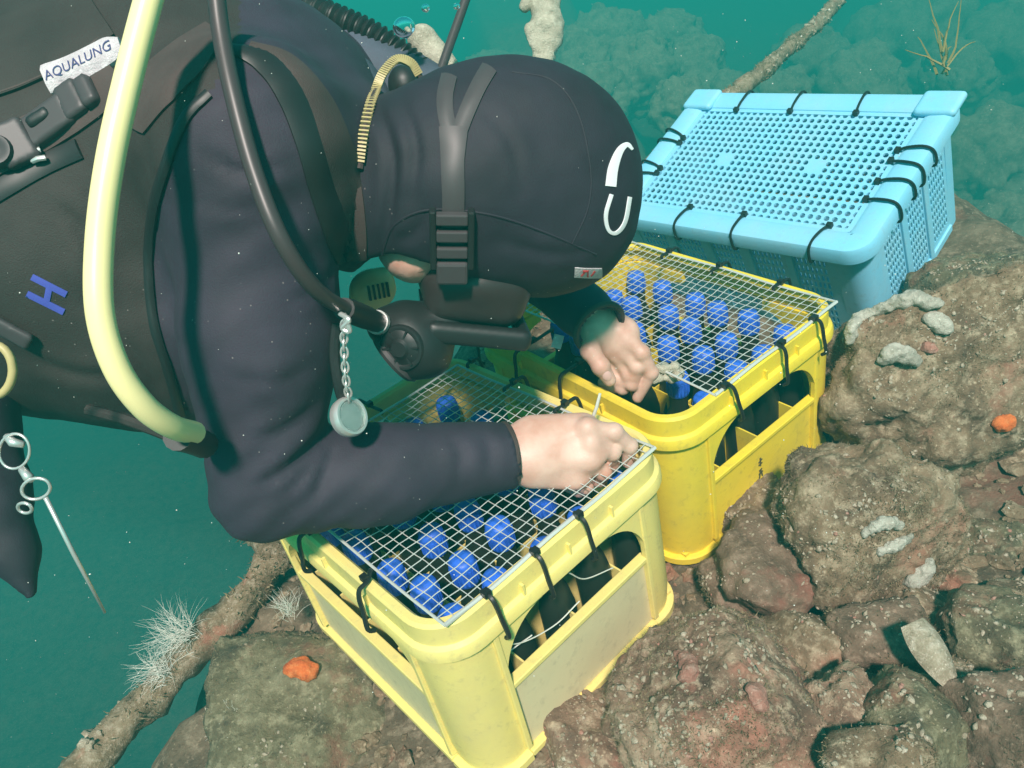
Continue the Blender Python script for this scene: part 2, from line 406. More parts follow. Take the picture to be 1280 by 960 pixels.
def turf(V, F, count, rs, face, hmin=.0015, hmax=.0055):
    """short weed fuzz on a surface: one thin bent blade each"""
    fn = np.cross(V[F[:, 1]] - V[F[:, 0]], V[F[:, 2]] - V[F[:, 0]]); A = np.linalg.norm(fn, axis=1); nn = fn / np.maximum(A, 1e-12)[:, None]
    w = A * (nn @ face > -.2) * np.clip(fbm(V[F].mean(1) * 13, 3, 55) + .25, .02, 2)
    i = rs.choice(len(F), count, p=w / w.sum()); b = rs.dirichlet([1, 1, 1], count); c = np.einsum('ij,ijk->ik', b, V[F[i]])
    d = nn[i] + rs.normal(size=(count, 3)) * .55 + np.array([0, 0, .35]); d /= np.linalg.norm(d, axis=1)[:, None]
    s = np.cross(d, rs.normal(size=(count, 3))); s /= np.linalg.norm(s, axis=1)[:, None]; h = (hmin + (hmax - hmin) * rs.random(count) ** 2)[:, None]; wd = h * .11
    bend = rs.normal(size=(count, 3)) * .25
    P4 = np.stack([c - s * wd, c + s * wd, c + d * h * .55 + s * wd * .8, c + d * h * .55 - s * wd * .8, c + (d + bend) * h], 1).reshape(-1, 3)
    o = np.arange(count)[:, None] * 5
    return P4, [tuple(q) for q in (o + [0, 1, 2, 3]).tolist()] + [tuple(q) for q in (o + [3, 2, 4]).tolist()]
def cam_axes(tilt=(0, 0, 0)):
    """rows: right, away, up - as seen from the camera's side"""
    E = Matrix.Rotation(tilt[2], 3, 'Z') @ Matrix.Rotation(tilt[1], 3, 'Y') @ Matrix.Rotation(tilt[0], 3, 'X')
    return np.array(E.transposed())
def rock(name, label, px, py, d, rad, mat, seed, tilt=(0, 0, 0), block=0, rough=.22, sub=5, crust=0, cmat=None, cuts=5, group=None, fine=.012, crust2=0, cs=(.0008, .0038), fuzz=0):
    c = P(px, py, d); V, F = rock_mesh(name, cam_axes(tilt), rad, seed, sub, rough, block, fine, cuts)
    o = link(name, mesh_np(name, V, F), mat); o.location = c; tag(o, label, 'rock', group)
    Vw = V + c; ROCKS[label] = BVHTree.FromPolygons([tuple(v) for v in Vw.tolist()], [tuple(f) for f in F.tolist()])
    rs = np.random.default_rng(seed + 100); face = nrm(CAM - c + np.array([0, 0, .4]))
    if fuzz:
        v, f = turf(V, F, fuzz, rs, face); k = link('turf_weed', mesh_np('turf_weed', v, f), M_TURF, o, False); tag(k, kind='stuff')
    for cnt, mt, nm in ((crust, cmat or M_SHELL, 'shell_crust'), (crust2, M_PINK, 'pink_crust')):
        if cnt:
            v, f = lumps(V, F, None, cnt, cs[0], cs[1], rs, face)
            k = link(nm, mesh_np(nm, v, f), mt, o); tag(k, kind='stuff')
    return o
rA = rock('boulder', 'large round brown boulder with pale sponge ridges right of the rear yellow crate', 1176, 466, 1.14, (.176, .13, .192), M_RK1, 11, (.25, .1, .2), .15, .16, 6, 700, cuts=4, crust2=30, fuzz=9000)
rB = rock('boulder', 'round crusted boulder with pale curved ridges below the largest boulder', 1078, 660, .985, (.122, .105, .112), M_RK1, 23, (.3, .1, .1), .2, .16, 6, 520, cuts=4, crust2=30, fuzz=9000)
rC = rock('boulder', 'blocky pink crusted boulder at the foot of the front yellow crate', 905, 885, .80, (.110, .085, .105), M_RK2, 31, (.2, .15, -.1), .35, .14, 6, 800, cuts=3, crust2=60, fuzz=9000)
rD = rock('flat_rock', 'dark red crusted rock wedged behind the blocky boulder', 965, 712, .975, (.085, .08, .05), M_RK4, 41, (0, .2, 0), .2, .2, 5, 120)
rG = rock('flat_rock', 'broad brown rock ledge under the left side of the front crate', 415, 915, 1.05, (.20, .22, .10), M_RK3, 52, (.1, .1, .3), .3, .18, 6, 350, cuts=4, fuzz=5000)
rI = rock('flat_rock', 'brown rock showing between the front crate and the blocky boulder', 752, 935, .89, (.06, .09, .075), M_RK2, 57, (.1, .1, .3), .3, .18, 5, 200, cuts=4, crust2=40)
rH = rock('flat_rock', 'low weedy rock against the base of the blue crate', 1205, 372, 1.32, (.11, .09, .06), M_RK3, 61, (0, -.2, .2), .2, .2, 5, 160, M_SHELL, fuzz=3000)
rJ = rock('flat_rock', 'greenish ledge right of the largest boulder at the picture edge', 1278, 460, 1.28, (.075, .08, .10), M_RK3, 63, (0, -.2, .2), .2, .2, 5, 120, M_SHELL, fuzz=2000)
small = [
 (1052, 905, .76, (.050, .05, .042), M_RK2, 'brown cobble with a pale streak right of the blocky boulder'),
 (1135, 915, .74, (.070, .06, .050), M_RK3, 'olive cobble second from the bottom right corner'),
 (1235, 905, .74, (.062, .06, .055), M_RK4, 'reddish cobble in the bottom right corner'),
 (1095, 800, .86, (.055, .05, .040), M_RK4, 'small dark red cobble above the orange speck'),
 (1230, 805, .85, (.060, .06, .050), M_RK3, 'olive cobble right of the upright shell'),
 (1250, 715, 1.03, (.075, .07, .055), M_RK3, 'greenish cobble under the right end of the largest boulder'),
 (1155, 770, .92, (.050, .05, .035), M_RK1, 'flat brown cobble just below the second boulder'),
 (1275, 650, 1.16, (.060, .06, .05), M_RK3, 'dark green cobble below the largest boulder at the right edge'),
 (1000, 810, .88, (.045, .05, .04), M_RK1, 'small brown cobble behind the blocky boulder'),
 (1190, 680, 1.10, (.055, .05, .045), M_RK4, 'dark cobble in the gap between the two round boulders'),
 (1060, 850, .84, (.038, .04, .03), M_RK2, 'small pink brown cobble below the orange speck'),
 (1195, 880, .80, (.040, .04, .03), M_RK1, 'small brown cobble at the tip of the upright shell'),
 (1140, 850, .83, (.035, .035, .03), M_RK1, 'small brown cobble left of the upright shell'),
 (920, 720, .98, (.045, .05, .03), M_RK4, 'small maroon cobble near the foot of the rear yellow crate'),
 (960, 640, 1.08, (.06, .06, .04), M_RK1, 'brown cobble under the long side of the rear yellow crate'),
 (690, 985, .93, (.05, .05, .045), M_RK1, 'brown cobble under the near corner of the front crate'),
 (1275, 760, .92, (.045, .05, .04), M_RK1, 'brown cobble half cut by the right picture edge'),
 (1100, 955, .69, (.04, .04, .03), M_RK1, 'brown cobble cut by the bottom picture edge'),
 (330, 905, 1.08, (.05, .06, .05), M_RK3, 'dim brown cobble on the edge of the drop at lower left'),
 (985, 915, .79, (.032, .04, .04), M_RK3, 'dark olive cobble tucked beside the blocky boulder'),
]
for k, (px, py, d, rad, mt, lb) in enumerate(small):
    rock('cobble', lb, px, py, d, rad, mt, 200 + 7 * k, (.1 * (k % 5 - 2), .12 * (k % 3 - 1), .5 * k), .2, .24, 5 if rad[0] > .045 else 4, 90, group='cobbles of the rubble bed', crust2=6, fuzz=900)

# loose rubble between the cobbles: too small to count
rs = np.random.default_rng(3); vv = []; ff = []; off = 0; D2, F2 = ico(2)
shapes = [D2 * (1 + .5 * fbm(D2 * 1.9 + i, 3, i))[:, None] for i in range(24)]
px = rs.uniform(240, 1330, 2600); py = rs.uniform(330, 1000, 2600)
r_ = np.stack([(px - 640) / FPX, (py - 480) / FPX, np.ones(2600)], -1) @ C2W.T; c = CAM + r_ * ((-.03 - .8) / r_[:, 2])[:, None]
c[:, 2] = bed_z(c[:, 0], c[:, 1]); c = c[c[:, 0] > edge_x(c[:, 1]) + .03]
for i, p in enumerate(c):
    s = .003 + .014 * rs.random() ** 3; a = rs.uniform(0, 6.3)
    q = shapes[i % 24] * np.array([rs.uniform(.7, 1.4), rs.uniform(.7, 1.2), rs.uniform(.4, .8)]) * s
    q = q @ np.array([[math.cos(a), math.sin(a), 0], [-math.sin(a), math.cos(a), 0], [0, 0, 1]])
    vv.append(q + p + [0, 0, .2 * s]); ff.append(F2 + off); off += len(D2)
tag(link('rubble', mesh_np('rubble', np.concatenate(vv), np.concatenate(ff)), M_RK1, None, False), 'loose brown rubble strewn over the seabed', 'rubble', kind='stuff')

# far boulders fading into the water
far = [(722, 88, 2.9, 46), (762, 60, 3.2, 44), (800, 95, 2.8, 50), (835, 58, 3.3, 42), (868, 92, 3.0, 44), (745, 128, 2.6, 44), (905, 128, 2.9, 40),
       (1010, 92, 3.3, 52), (1075, 112, 2.9, 50), (1130, 70, 3.6, 70), (1235, 200, 2.3, 60), (1260, 90, 3.4, 80), (1265, 290, 1.9, 45), (1195, 95, 3.0, 40), (850, 135, 2.4, 36), (640, 120, 3.4, 60), (965, 128, 2.8, 40)]
names = ['leftmost of the far boulders just above the hood', 'far boulder second from the left above the hood', 'widest far boulder right of the hood top', 'highest far boulder between hood and crusted rope',
         'far boulder left of the upper crusted rope', 'low far boulder touching the hood outline', 'low far boulder at the top left of the blue crate', 'far boulder right of the upper crusted rope',
         'far boulder right above the middle of the blue crate', 'dim tall boulder beneath the yellow weed', 'dim boulder right of the blue crate', 'dim broad boulder in the top right corner',
         'dim boulder low at the right edge behind the largest boulder', 'dim boulder above the right corner of the blue crate', 'far boulder nearest the left corner of the blue crate', 'far boulder mostly hidden behind the hood', 'far boulder behind the top edge of the blue crate']
for k, ((px, py, d, r_), nm) in enumerate(zip(far, names)):
    d *= 3.7; s = r_ / FPX * d * 1.05
    rock('far_boulder', nm, px, py, d, (s, s, s * .95), M_RKF, 400 + 3 * k, (.1, .2, .4 * k), 0, .2, 5, 60, M_SHELL, cuts=2, group='far boulders fading into the water', fine=.02, cs=(.003, .009))
# ------------------------------------------------------------------ crates
def cam_pose(Rm, t, w, d, h):
    """local X along the near right side, Y along the near left side, Z up; origin at the middle of the bottom"""
    Rm = np.array(Rm); A = C2W @ Rm; X, Yv, Z = A[:, 0], -A[:, 1], -A[:, 2]
    Nb = CAM + C2W @ (np.array(t) + Rm[:, 2] * h); c = Nb + X * w / 2 + Yv * d / 2
    m = Matrix.Identity(4)
    for i in range(3): m[i][0] = X[i]; m[i][1] = Yv[i]; m[i][2] = Z[i]; m[i][3] = c[i]
    return m
R1 = [[0.7178, 0.6677, 0.1974], [-0.486, 0.2775, 0.8287], [0.4985, -0.6908, 0.5237]]; T1 = np.array([-0.0732, 0.2427, 0.6817])
R2 = [[0.7665, 0.6088, 0.2045], [-0.4882, 0.3455, 0.8014], [0.4173, -0.7141, 0.5621]]; T2 = np.array([0.1831, 0.0581, 0.8641]) * 1.035
R3 = [[0.5799, 0.6749, 0.4563], [-0.7706, 0.2729, 0.5759], [0.2642, -0.6856, 0.6783]]; T3 = np.array([0.5307, -0.1955, 1.1375]) * 1.07
CW, CD, CH = .365, .431, .261
BW, BD, BH = .385, .554, .27

def rrect(w, d, r, nseg=7):
    """rounded rectangle, counter-clockwise, with outward normals: list of (x, y, nx, ny)"""
    out = []
    for cx, cy, a0 in ((w / 2 - r, d / 2 - r, 0), (-w / 2 + r, d / 2 - r, 90), (-w / 2 + r, -d / 2 + r, 180), (w / 2 - r, -d / 2 + r, 270)):
        for k in range(nseg + 1):
            a = R(a0 + 90 * k / nseg); out.append((cx + r * math.cos(a), cy + r * math.sin(a), math.cos(a), math.sin(a)))
    return out
def ring(w, d, r, prof, nseg=7):
    """closed profile [(outward offset, z)] swept round a rounded rectangle"""
    P_ = rrect(w, d, r, nseg); m = len(P_); n_ = len(prof); V = [(x + o * nx, y + o * ny, z) for x, y, nx, ny in P_ for o, z in prof]
    F = [(i * n_ + k, ((i + 1) % m) * n_ + k, ((i + 1) % m) * n_ + (k + 1) % n_, i * n_ + (k + 1) % n_) for i in range(m) for k in range(n_)]
    return V, F
def strip(path, prof):
    """open sweep: path of (x, y, nx, ny), closed profile"""
    m = len(path); n_ = len(prof); V = [(x + o * nx, y + o * ny, z) for x, y, nx, ny in path for o, z in prof]
    F = [(i * n_ + k, (i + 1) * n_ + k, (i + 1) * n_ + (k + 1) % n_, i * n_ + (k + 1) % n_) for i in range(m - 1) for k in range(n_)]
    F += [tuple(range(n_ - 1, -1, -1)), tuple((m - 1) * n_ + k for k in range(n_))]
    return V, F
def bevel(o, w=.0015, seg=2):
    b = o.modifiers.new('bevel', 'BEVEL'); b.width = w; b.segments = seg; b.limit_method = 'ANGLE'; b.angle_limit = R(40); return o
def inst(name, src, parent, M4=None, mat=None):
    o = bpy.data.objects.new(name, src.data); COL.objects.link(o); o.parent = parent
    if M4 is not None: o.matrix_local = M4
    for md in src.modifiers:
        q = o.modifiers.new(md.name, md.type)
        if md.type == 'BEVEL': q.width = md.width; q.segments = md.segments; q.limit_method = 'ANGLE'; q.angle_limit = md.angle_limit
    return o

def yellow_crate(pose, mat, panel_mat, label):
    w, d, h = CW, CD, CH; r = .048
    root = empty('yellow_crate', pose); tag(root, label, 'crate', 'yellow bottle crates')
    # rim: flat top ledge with a skirt outside
    prof = [(-.012, h - .004), (-.009, h), (-.002, h), (.001, h - .004), (.001, h - .028), (.006, h - .031), (.008, h - .036), (.008, h - .045), (.0055, h - .045), (.0055, h - .037), (-.003, h - .034), (-.003, h - .010), (-.012, h - .010)]
    o = MB().add(*ring(w - .014, d - .014, r, prof, 9)).build('rim', mat, root, True, 30)
    # upper wall band with arched openings below it: four corner columns reach from base to rim
    pts = rrect(w - .022, d - .022, r - .004, 9); per = len(pts) // 4
    def corner(k):
        arc = pts[k * per:(k + 1) * per]
        a, b = arc[0], arc[-1]
        ext = lambda q, t, L: (q[0] + t[0] * L, q[1] + t[1] * L, q[2], q[3])
        ta = (a[3], -a[2]); tb = (-b[3], b[2])
        return [ext(a, ta, .014)] + arc + [ext(b, tb, .014)]
    for k in range(4):
        path = corner(k)
        prof = [(.0, .012), (.003, .04), (.004, h - .036), (-.003, h - .036), (-.003, .012)]
        MB().add(*strip(path, prof)).build('corner_column', mat, root, True, 30)
        # ribs down the column edges
        mb = MB()
        for q in (path[0], path[-1]):
            t = (-q[3], q[2]); mb.box((q[0] + q[2] * .004, q[1] + q[3] * .004, (h - .04 + .02) / 2), (.004, .0035, (h - .06) / 2), [(q[2], q[3], 0), (t[0], t[1], 0), (0, 0, 1)])
        bevel(mb.build('column_rib', mat, root), .0012)
        # foot
        MB().add(*strip(path, [(.0005, .0), (.0085, .0), (.0085, .010), (.0045, .0118), (-.002, .0118), (-.002, .0)])).build('foot', mat, root, True, 30)
    # arched fillets where the opening meets columns and rim, lower panels, ledges
    lens = {0: w - .022 - 2 * (r - .004) - .028, 1: d - .022 - 2 * (r - .004) - .028}
    for side in range(4):
        ax = side % 2      # 0: the panel runs along X, 1: along Y
        sgn = -1 if side in (0, 3) else 1
        L = lens[ax]
        if ax == 0: nx, ny, tx, ty = 0, sgn, 1, 0; off = (d - .022) / 2
        else: nx, ny, tx, ty = sgn, 0, 0, 1; off = (w - .022) / 2
        A3 = [(tx, ty, 0), (nx, ny, 0), (0, 0, 1)]
        pt = lambda s, o_, z: (tx * s + nx * (off + o_), ty * s + ny * (off + o_), z)
        mb = MB().box(pt(0, -.0012, .0685), (L / 2, .0018, .0535), A3)
        bevel(mb.build('side_panel', panel_mat, root), .001)
        mb = MB().box(pt(0, .0005, .1265), (L / 2 + .001, .0065, .0035), A3); bevel(mb.build('panel_ledge', mat, root), .0012)
        mb = MB().box(pt(0, .002, .0095), (L / 2 - .0005, .007, .0045), A3); bevel(mb.build('base_flange', mat, root), .0012)
        for e in (-1, 1):
            mb = MB(); rr = .066; rz = .074; n_ = 12; V = []; zt = h - .053
            # the solid corner above a quarter-round cut
            prof2 = [(0, .0165), (rr, .0165), (rr, 0)] + [(rr - rr * math.sin(R(90 * k / n_)), -rz + rz * math.cos(R(90 * k / n_))) for k in range(1, n_)] + [(0, -rz)]
            for o_ in (-.003, .0065):
                for s, z in prof2: V.append(pt(e * (L / 2 - s), o_, zt + z))
            m_ = len(prof2); F = [tuple(range(m_)), tuple(range(2 * m_ - 1, m_ - 1, -1))] + [(k, (k + 1) % m_, m_ + (k + 1) % m_, m_ + k) for k in range(m_)]
            mb.add(V, F).build('arch_fillet', mat, root)
        # small stiffening ribs under the rim skirt
        for s in (-.3, .0, .3):
            mb = MB().box(pt(s * L, .0065, h - .024), (.0014, .0028, .008), A3); mb.build('skirt_rib', mat, root)
    # bottom grid and bottle dividers
    mb = MB(); mb.box((0, 0, .014), (w / 2 - .02, d / 2 - .02, .002)); mb.build('floor', mat, root)
    for i in range(1, 4):
        MB().box(((-.5 + i / 4) * (w - .04), 0, .070), (.0012, d / 2 - .019, .054)).build('divider', mat, root)
    for j in range(1, 6):
        mb = MB()
        for i in range(4): mb.box(((-.5 + (i + .5) / 4) * (w - .04), (-.5 + j / 6) * (d - .04), .070), ((w - .04) / 8 - .0014, .0012, .0535))
        tag(mb.build('divider', mat, root), kind=None)
    return root
POSE1 = cam_pose(R1, T1, CW, CD, CH); POSE2 = cam_pose(R2, T2, CW, CD, CH); POSE3 = cam_pose(R3, T3, BW, BD, BH)
crate1 = yellow_crate(POSE1, M_YEL1, M_CREAM, 'pale yellow crate nearest the camera, under the right forearm of the diver')
crate2 = yellow_crate(POSE2, M_YEL2, M_YEL2, 'deep yellow crate between the front crate and the blue crate')
# stamped mark on the long visible side of the rear crate: two small stacked signs
mk = MB(); yo = -(CD - .022) / 2 - .0014
for (x0, z0, x1, z1) in ((-.012, .088, -.004, .091), (-.008, .095, -.008, .080), (-.012, .083, -.004, .084), (-.011, .072, -.005, .073), (-.012, .066, -.003, .067), (-.008, .073, -.011, .058), (-.008, .073, -.004, .058)):
    a = np.array([x0, yo, z0]); b = np.array([x1, yo, z1]); t = nrm(b - a); nn = np.array([0, 1.0, 0]); mk.box((a + b) / 2, (np.linalg.norm(b - a) / 2, .0005, .0011), [t, nn, np.cross(t, nn)])
mk.build('stamped_mark', M_MARK, crate2)

# bottles with blue caps
def bottle_proto():
    body = MB().lathe([(.0, 0), (.020, 0), (.022, .004), (.022, .10), (.018, .125), (.0135, .14), (.0135, .170)], 14)
    n_ = 20; cap = MB()
    prof = [(.0150, .166), (.0158, .167), (.0158, .194), (.0152, .200), (.0130, .2035), (.007, .2055), (.0, .206)]
    cap.lathe(prof, n_)
    for k in range(20):
        a = 2 * math.pi * k / 20; c, s = math.cos(a), math.sin(a)
        cap.box((.0159 * c, .0159 * s, .181), (.0006, .0013, .011), [(c, s, 0), (-s, c, 0), (0, 0, 1)])
    return body.mesh('bottle_body'), cap.mesh('bottle_cap')
me_body, me_cap = bottle_proto()
for me in (me_body, me_cap): me.polygons.foreach_set('use_smooth', [True] * len(me.polygons))
me_body.materials.append(M_BOTTLE); me_cap.materials.append(M_CAP)
for me in (me_body, me_cap): me.set_sharp_from_angle(angle=R(40))
ORD = ['first', 'second', 'third', 'fourth', 'fifth', 'sixth']
def bottles(pose, us, vs, cname, group, jit):
    rs = np.random.default_rng(jit)
    for i, u_ in enumerate(us):
        for j, v_ in enumerate(vs):
            q = empty('bottle'); z = .016 + rs.uniform(.010, .018); tl = rs.normal(size=2) * .03
            q.matrix_world = pose @ Matrix.Translation((-CW / 2 + u_ + rs.normal() * .002, -CD / 2 + v_ + rs.normal() * .002, z)) @ Matrix.Rotation(tl[0], 4, 'X') @ Matrix.Rotation(tl[1], 4, 'Y') @ Matrix.Rotation(rs.uniform(0, 6), 4, 'Z') @ Matrix.Diagonal((1, 1, .91, 1))
            tag(q, f'blue capped bottle in {cname}: {ORD[i]} column from left, {ORD[j]} row from front', 'bottle', group)
            link('bottle_body', me_body, None, q, False); link('bottle_cap', me_cap, None, q, False)
bottles(POSE1, [.058 + .0625 * k for k in range(5)], [.050 + .066 * k for k in range(6)], 'the front crate', 'bottles in the front yellow crate', 5)
bottles(POSE2, [.138 + .061 * k for k in range(4)], [.066 + .0625 * k for k in range(6)], 'the rear yellow crate', 'bottles in the rear yellow crate', 6)

# wire mesh lids and their ties
def wire_lid(pose, u0, u1, v0, v1, z0, step, label, ties, sag=.006, rw=.00060, seed=1):
    """a sheet of welded wire; u along X from the near corner, v along Y"""
    rs = np.random.default_rng(seed); root = empty('wire_lid', pose @ Matrix.Translation((-CW / 2, -CD / 2, z0))); tag(root, label, 'wire mesh', 'wire mesh lids')
    def zs(a, b):
        s = math.sin(math.pi * np.clip((a - u0) / (u1 - u0), 0, 1)) * math.sin(math.pi * np.clip((b - v0) / (v1 - v0), 0, 1))
        return -sag * s + .0015 * math.sin(a * 40 + 1) * math.cos(b * 31)
    wob = lambda a, b, s_: .0007 * (math.sin(a * 61 + 3.1 * s_ + seed) * math.cos(b * 47 - s_) + .8 * math.sin(a * 143 - b * 97 + 5 * s_))
    mb = MB(); nu = int(round((u1 - u0) / step)); nv = int(round((v1 - v0) / step))
    for i in range(nu + 1):
        a = u0 + (u1 - u0) * i / nu; mb.tube([(a + wob(a, b, 1.5), b, zs(a, b) + wob(a, b, 7.5)) for b in np.linspace(v0, v1, 18)], rw, 5)
    for j in range(nv + 1):
        b = v0 + (v1 - v0) * j / nv; mb.tube([(a, b + wob(a, b, 3.5), zs(a, b) + 2 * rw * .8 + wob(a, b, 7.5)) for a in np.linspace(u0, u1, 18)], rw, 5)
    tag(mb.build('wire_grid', M_WIRE, root, True, 60), kind='stuff')
    for (p, q) in (((u0, v0), (u1, v0)), ((u0, v1), (u1, v1)), ((u0, v0), (u0, v1)), ((u1, v0), (u1, v1))):
        MB().tube([(p[0] + (q[0] - p[0]) * t, p[1] + (q[1] - p[1]) * t, zs(p[0] + (q[0] - p[0]) * t, p[1] + (q[1] - p[1]) * t) + .001) for t in np.linspace(0, 1, 12)], .0026 if p[1] == q[1] == v0 else .0017, 6).build('edge_wire', M_WIRE, root, True, 60)
    for side, s, reach in ties: tie(root, side, s, reach, CW, CD, CH - z0, .047, rs)
    return root
def tie(root, side, s, reach, w, d, top, skirt, rs, rt=.0026, out=.004):
    """a cable tie round the rim: s metres along the side from its near end, reach metres in to the mesh"""
    n_, t_ = {'right': ((0, -1), (1, 0)), 'left': ((-1, 0), (0, 1)), 'far_left': ((0, 1), (1, 0)), 'far_right': ((1, 0), (0, 1))}[side]
    base = {'right': (0, 0), 'left': (0, 0), 'far_left': (0, d), 'far_right': (w, 0)}[side]
    sk = rs.normal() * .004; N_ = np.array([*n_, 0.]); T_ = np.array([*t_, 0.]); B = np.array([*base, 0.])
    pt = lambda o_, z, f=0: B + T_ * (s + sk * f) + N_ * o_ + np.array([0, 0, z])
    path = [pt(-reach, -.002, -1), pt(-reach, .003, -1)] + ([pt(-reach * .6, top + .0035, -.5)] if reach > .02 else []) + [pt(-.010, top + .0045), pt(.001, top + .003, .1), pt(.0055, top - .007, .2), pt(.0075, top - .022, .4), pt(.0105, top - .036, .6), pt(.0110, top - skirt + .002, .7), pt(.005, top - skirt - .004, .7)]
    o = MB().tube(spline(path, 40), rt, 6).build('cable_tie', M_TIE, root, True, 50)
    MB().box(pt(-reach * .5, top + .0065, -.5), (.0042, .0036, .0032), [T_, N_, (0, 0, 1)]).build('tie_head', M_TIE, o)
    return o
wire_lid(POSE1, .026, .338, .010, .372, CH + .002, .0128, 'wire mesh lid tied over the front yellow crate',
    [('right', .075, .012), ('right', .140, .012), ('right', .205, .012), ('left', .12, .02), ('left', .245, .02), ('far_left', .10, .055), ('far_left', .2, .055), ('far_right', .36, .02), ('far_right', .26, .035), ('far_right', .16, .035)], seed=2)
wire_lid(POSE2, .088, .345, .008, .40, CH + .001, .0128, 'wire mesh lid tied over the rear yellow crate',
    [('right', .110, .012), ('right', .215, .012), ('right', .292, .012), ('far_right', .10, .03), ('far_right', .21, .035), ('far_right', .315, .035), ('left', .40, .07), ('left', .30, .07), ('left', .20, .07)], seed=3)
# stray pale threads inside the near opening of the front crate
for k, pts in enumerate(([(.07, -.002, .20), (.10, .004, .16), (.15, .006, .138), (.19, .004, .142)], [(.18, -.002, .20), (.205, .004, .165), (.25, .006, .142)], [(.06, .006, .135), (.08, .008, .155), (.12, .008, .150)])):
    o = MB().tube(spline([(p[0] - CW / 2, p[1] - CD / 2 + .012, p[2]) for p in pts], 24), .0008, 5).build('thread', M_LINE, None, True, 60); o.matrix_world = POSE1
    tag(o, ['pale nylon thread trailing across the left of the near crate opening', 'pale nylon thread hanging in the right of the near crate opening', 'short pale thread curled at the bottom of the near crate opening'][k], 'thread')

# blue container
def holed(nu, nv, cell, hole, keep, shape='diamond', thick=.003, margin=None, skew=0.):
    """a plate of nu x nv cells; cells where keep(i, j) is true have a real hole. Returns V, F in the XY plane, centred"""
    V = []; F = []; ny = 8
    def cellv(x0, y0, z):
        a, b = cell; return [(x0, y0, z), (x0 + a / 2, y0, z), (x0 + a, y0, z), (x0 + a, y0 + b / 2, z), (x0 + a, y0 + b, z), (x0 + a / 2, y0 + b, z), (x0, y0 + b, z), (x0, y0 + b / 2, z)]
    def holev(x0, y0, z):
        a, b = cell; cx, cy = x0 + a / 2, y0 + b / 2; hx, hy = hole; out = []
        for k in range(8):
            th = R(225 + 45 * k); c, s = math.cos(th), math.sin(th); e = .8 if shape == 'slot' else 1.0
            m_ = max(abs(c), abs(s)) if shape == 'slot' else 1.0
            out.append((cx + hx * c / (m_ ** e) + skew * hy * s, cy + hy * s / (m_ ** e), z))
        return out
    for i in range(nu):
        for j in range(nv):
            x0 = (i - nu / 2) * cell[0]; y0 = (j - nv / 2) * cell[1]; n0 = len(V)
            if keep(i, j):
                V += cellv(x0, y0, thick / 2) + holev(x0, y0, thick / 2) + cellv(x0, y0, -thick / 2) + holev(x0, y0, -thick / 2)
                for k in range(8):
                    l = (k + 1) % 8
                    F += [(n0 + k, n0 + l, n0 + 8 + l, n0 + 8 + k), (n0 + 16 + l, n0 + 16 + k, n0 + 24 + k, n0 + 24 + l), (n0 + 8 + k, n0 + 8 + l, n0 + 24 + l, n0 + 24 + k)]
            else:
                V += cellv(x0, y0, thick / 2) + cellv(x0, y0, -thick / 2)
                F += [tuple(n0 + k for k in range(8)), tuple(n0 + 8 + k for k in range(7, -1, -1))]
    return V, F
blue = empty('blue_crate', POSE3); tag(blue, 'light blue perforated container with tied lid, tilted behind the yellow crates', 'crate')
w, d, h = BW, BD, BH; r = .04
prof = [(-.046, h - .012), (-.044, h - .004), (-.036, h), (-.010, h + .002), (.0, h - .001), (.004, h - .008), (.004, h - .030), (.001, h - .033), (-.003, h - .030), (-.003, h - .012)]
MB().add(*ring(w, d, r, prof, 8)).build('rim', M_BLUE, blue, True, 30)
# lid plate with real holes, two solid spots in it
nu, nv = 18, 31; cw, cd_ = (w - .094) / nu, (d - .094) / nv
solid = lambda i, j: not ((8 <= i <= 9 and (8 <= j <= 9 or 21 <= j <= 22)) )
V, F = holed(nu, nv, (cw, cd_), (cw * .36, cd_ * .36), solid, thick=.004, skew=.25)
o = MB().add(V, F).build('lid_plate', M_BLUE, blue); o.location = (0, 0, h - .009)
MB().add(*ring(w - .10, d - .10, .006, [(-.004, h - .006), (.006, h - .006), (.006, h - .020), (-.004, h - .020)], 2)).build('lid_border', M_BLUE, blue)
# stacking lugs on the corners of the far right side and ribs
for sx, sy in ((1, -1), (1, 1)):
    c = (sx * (w / 2 - .026), sy * (d / 2 - .030), h + .001)
    S = SDF(np.array([-.05, -.05, -.02]), np.array([.05, .05, .03]), .003); S.rbox((0, 0, 0), np.eye(3), (.030, .036, .008), .0078, .001)
    v, q = S.mesh(1); o = link('corner_lug', mesh_np('corner_lug', v, q), M_BLUE, blue); o.location = c
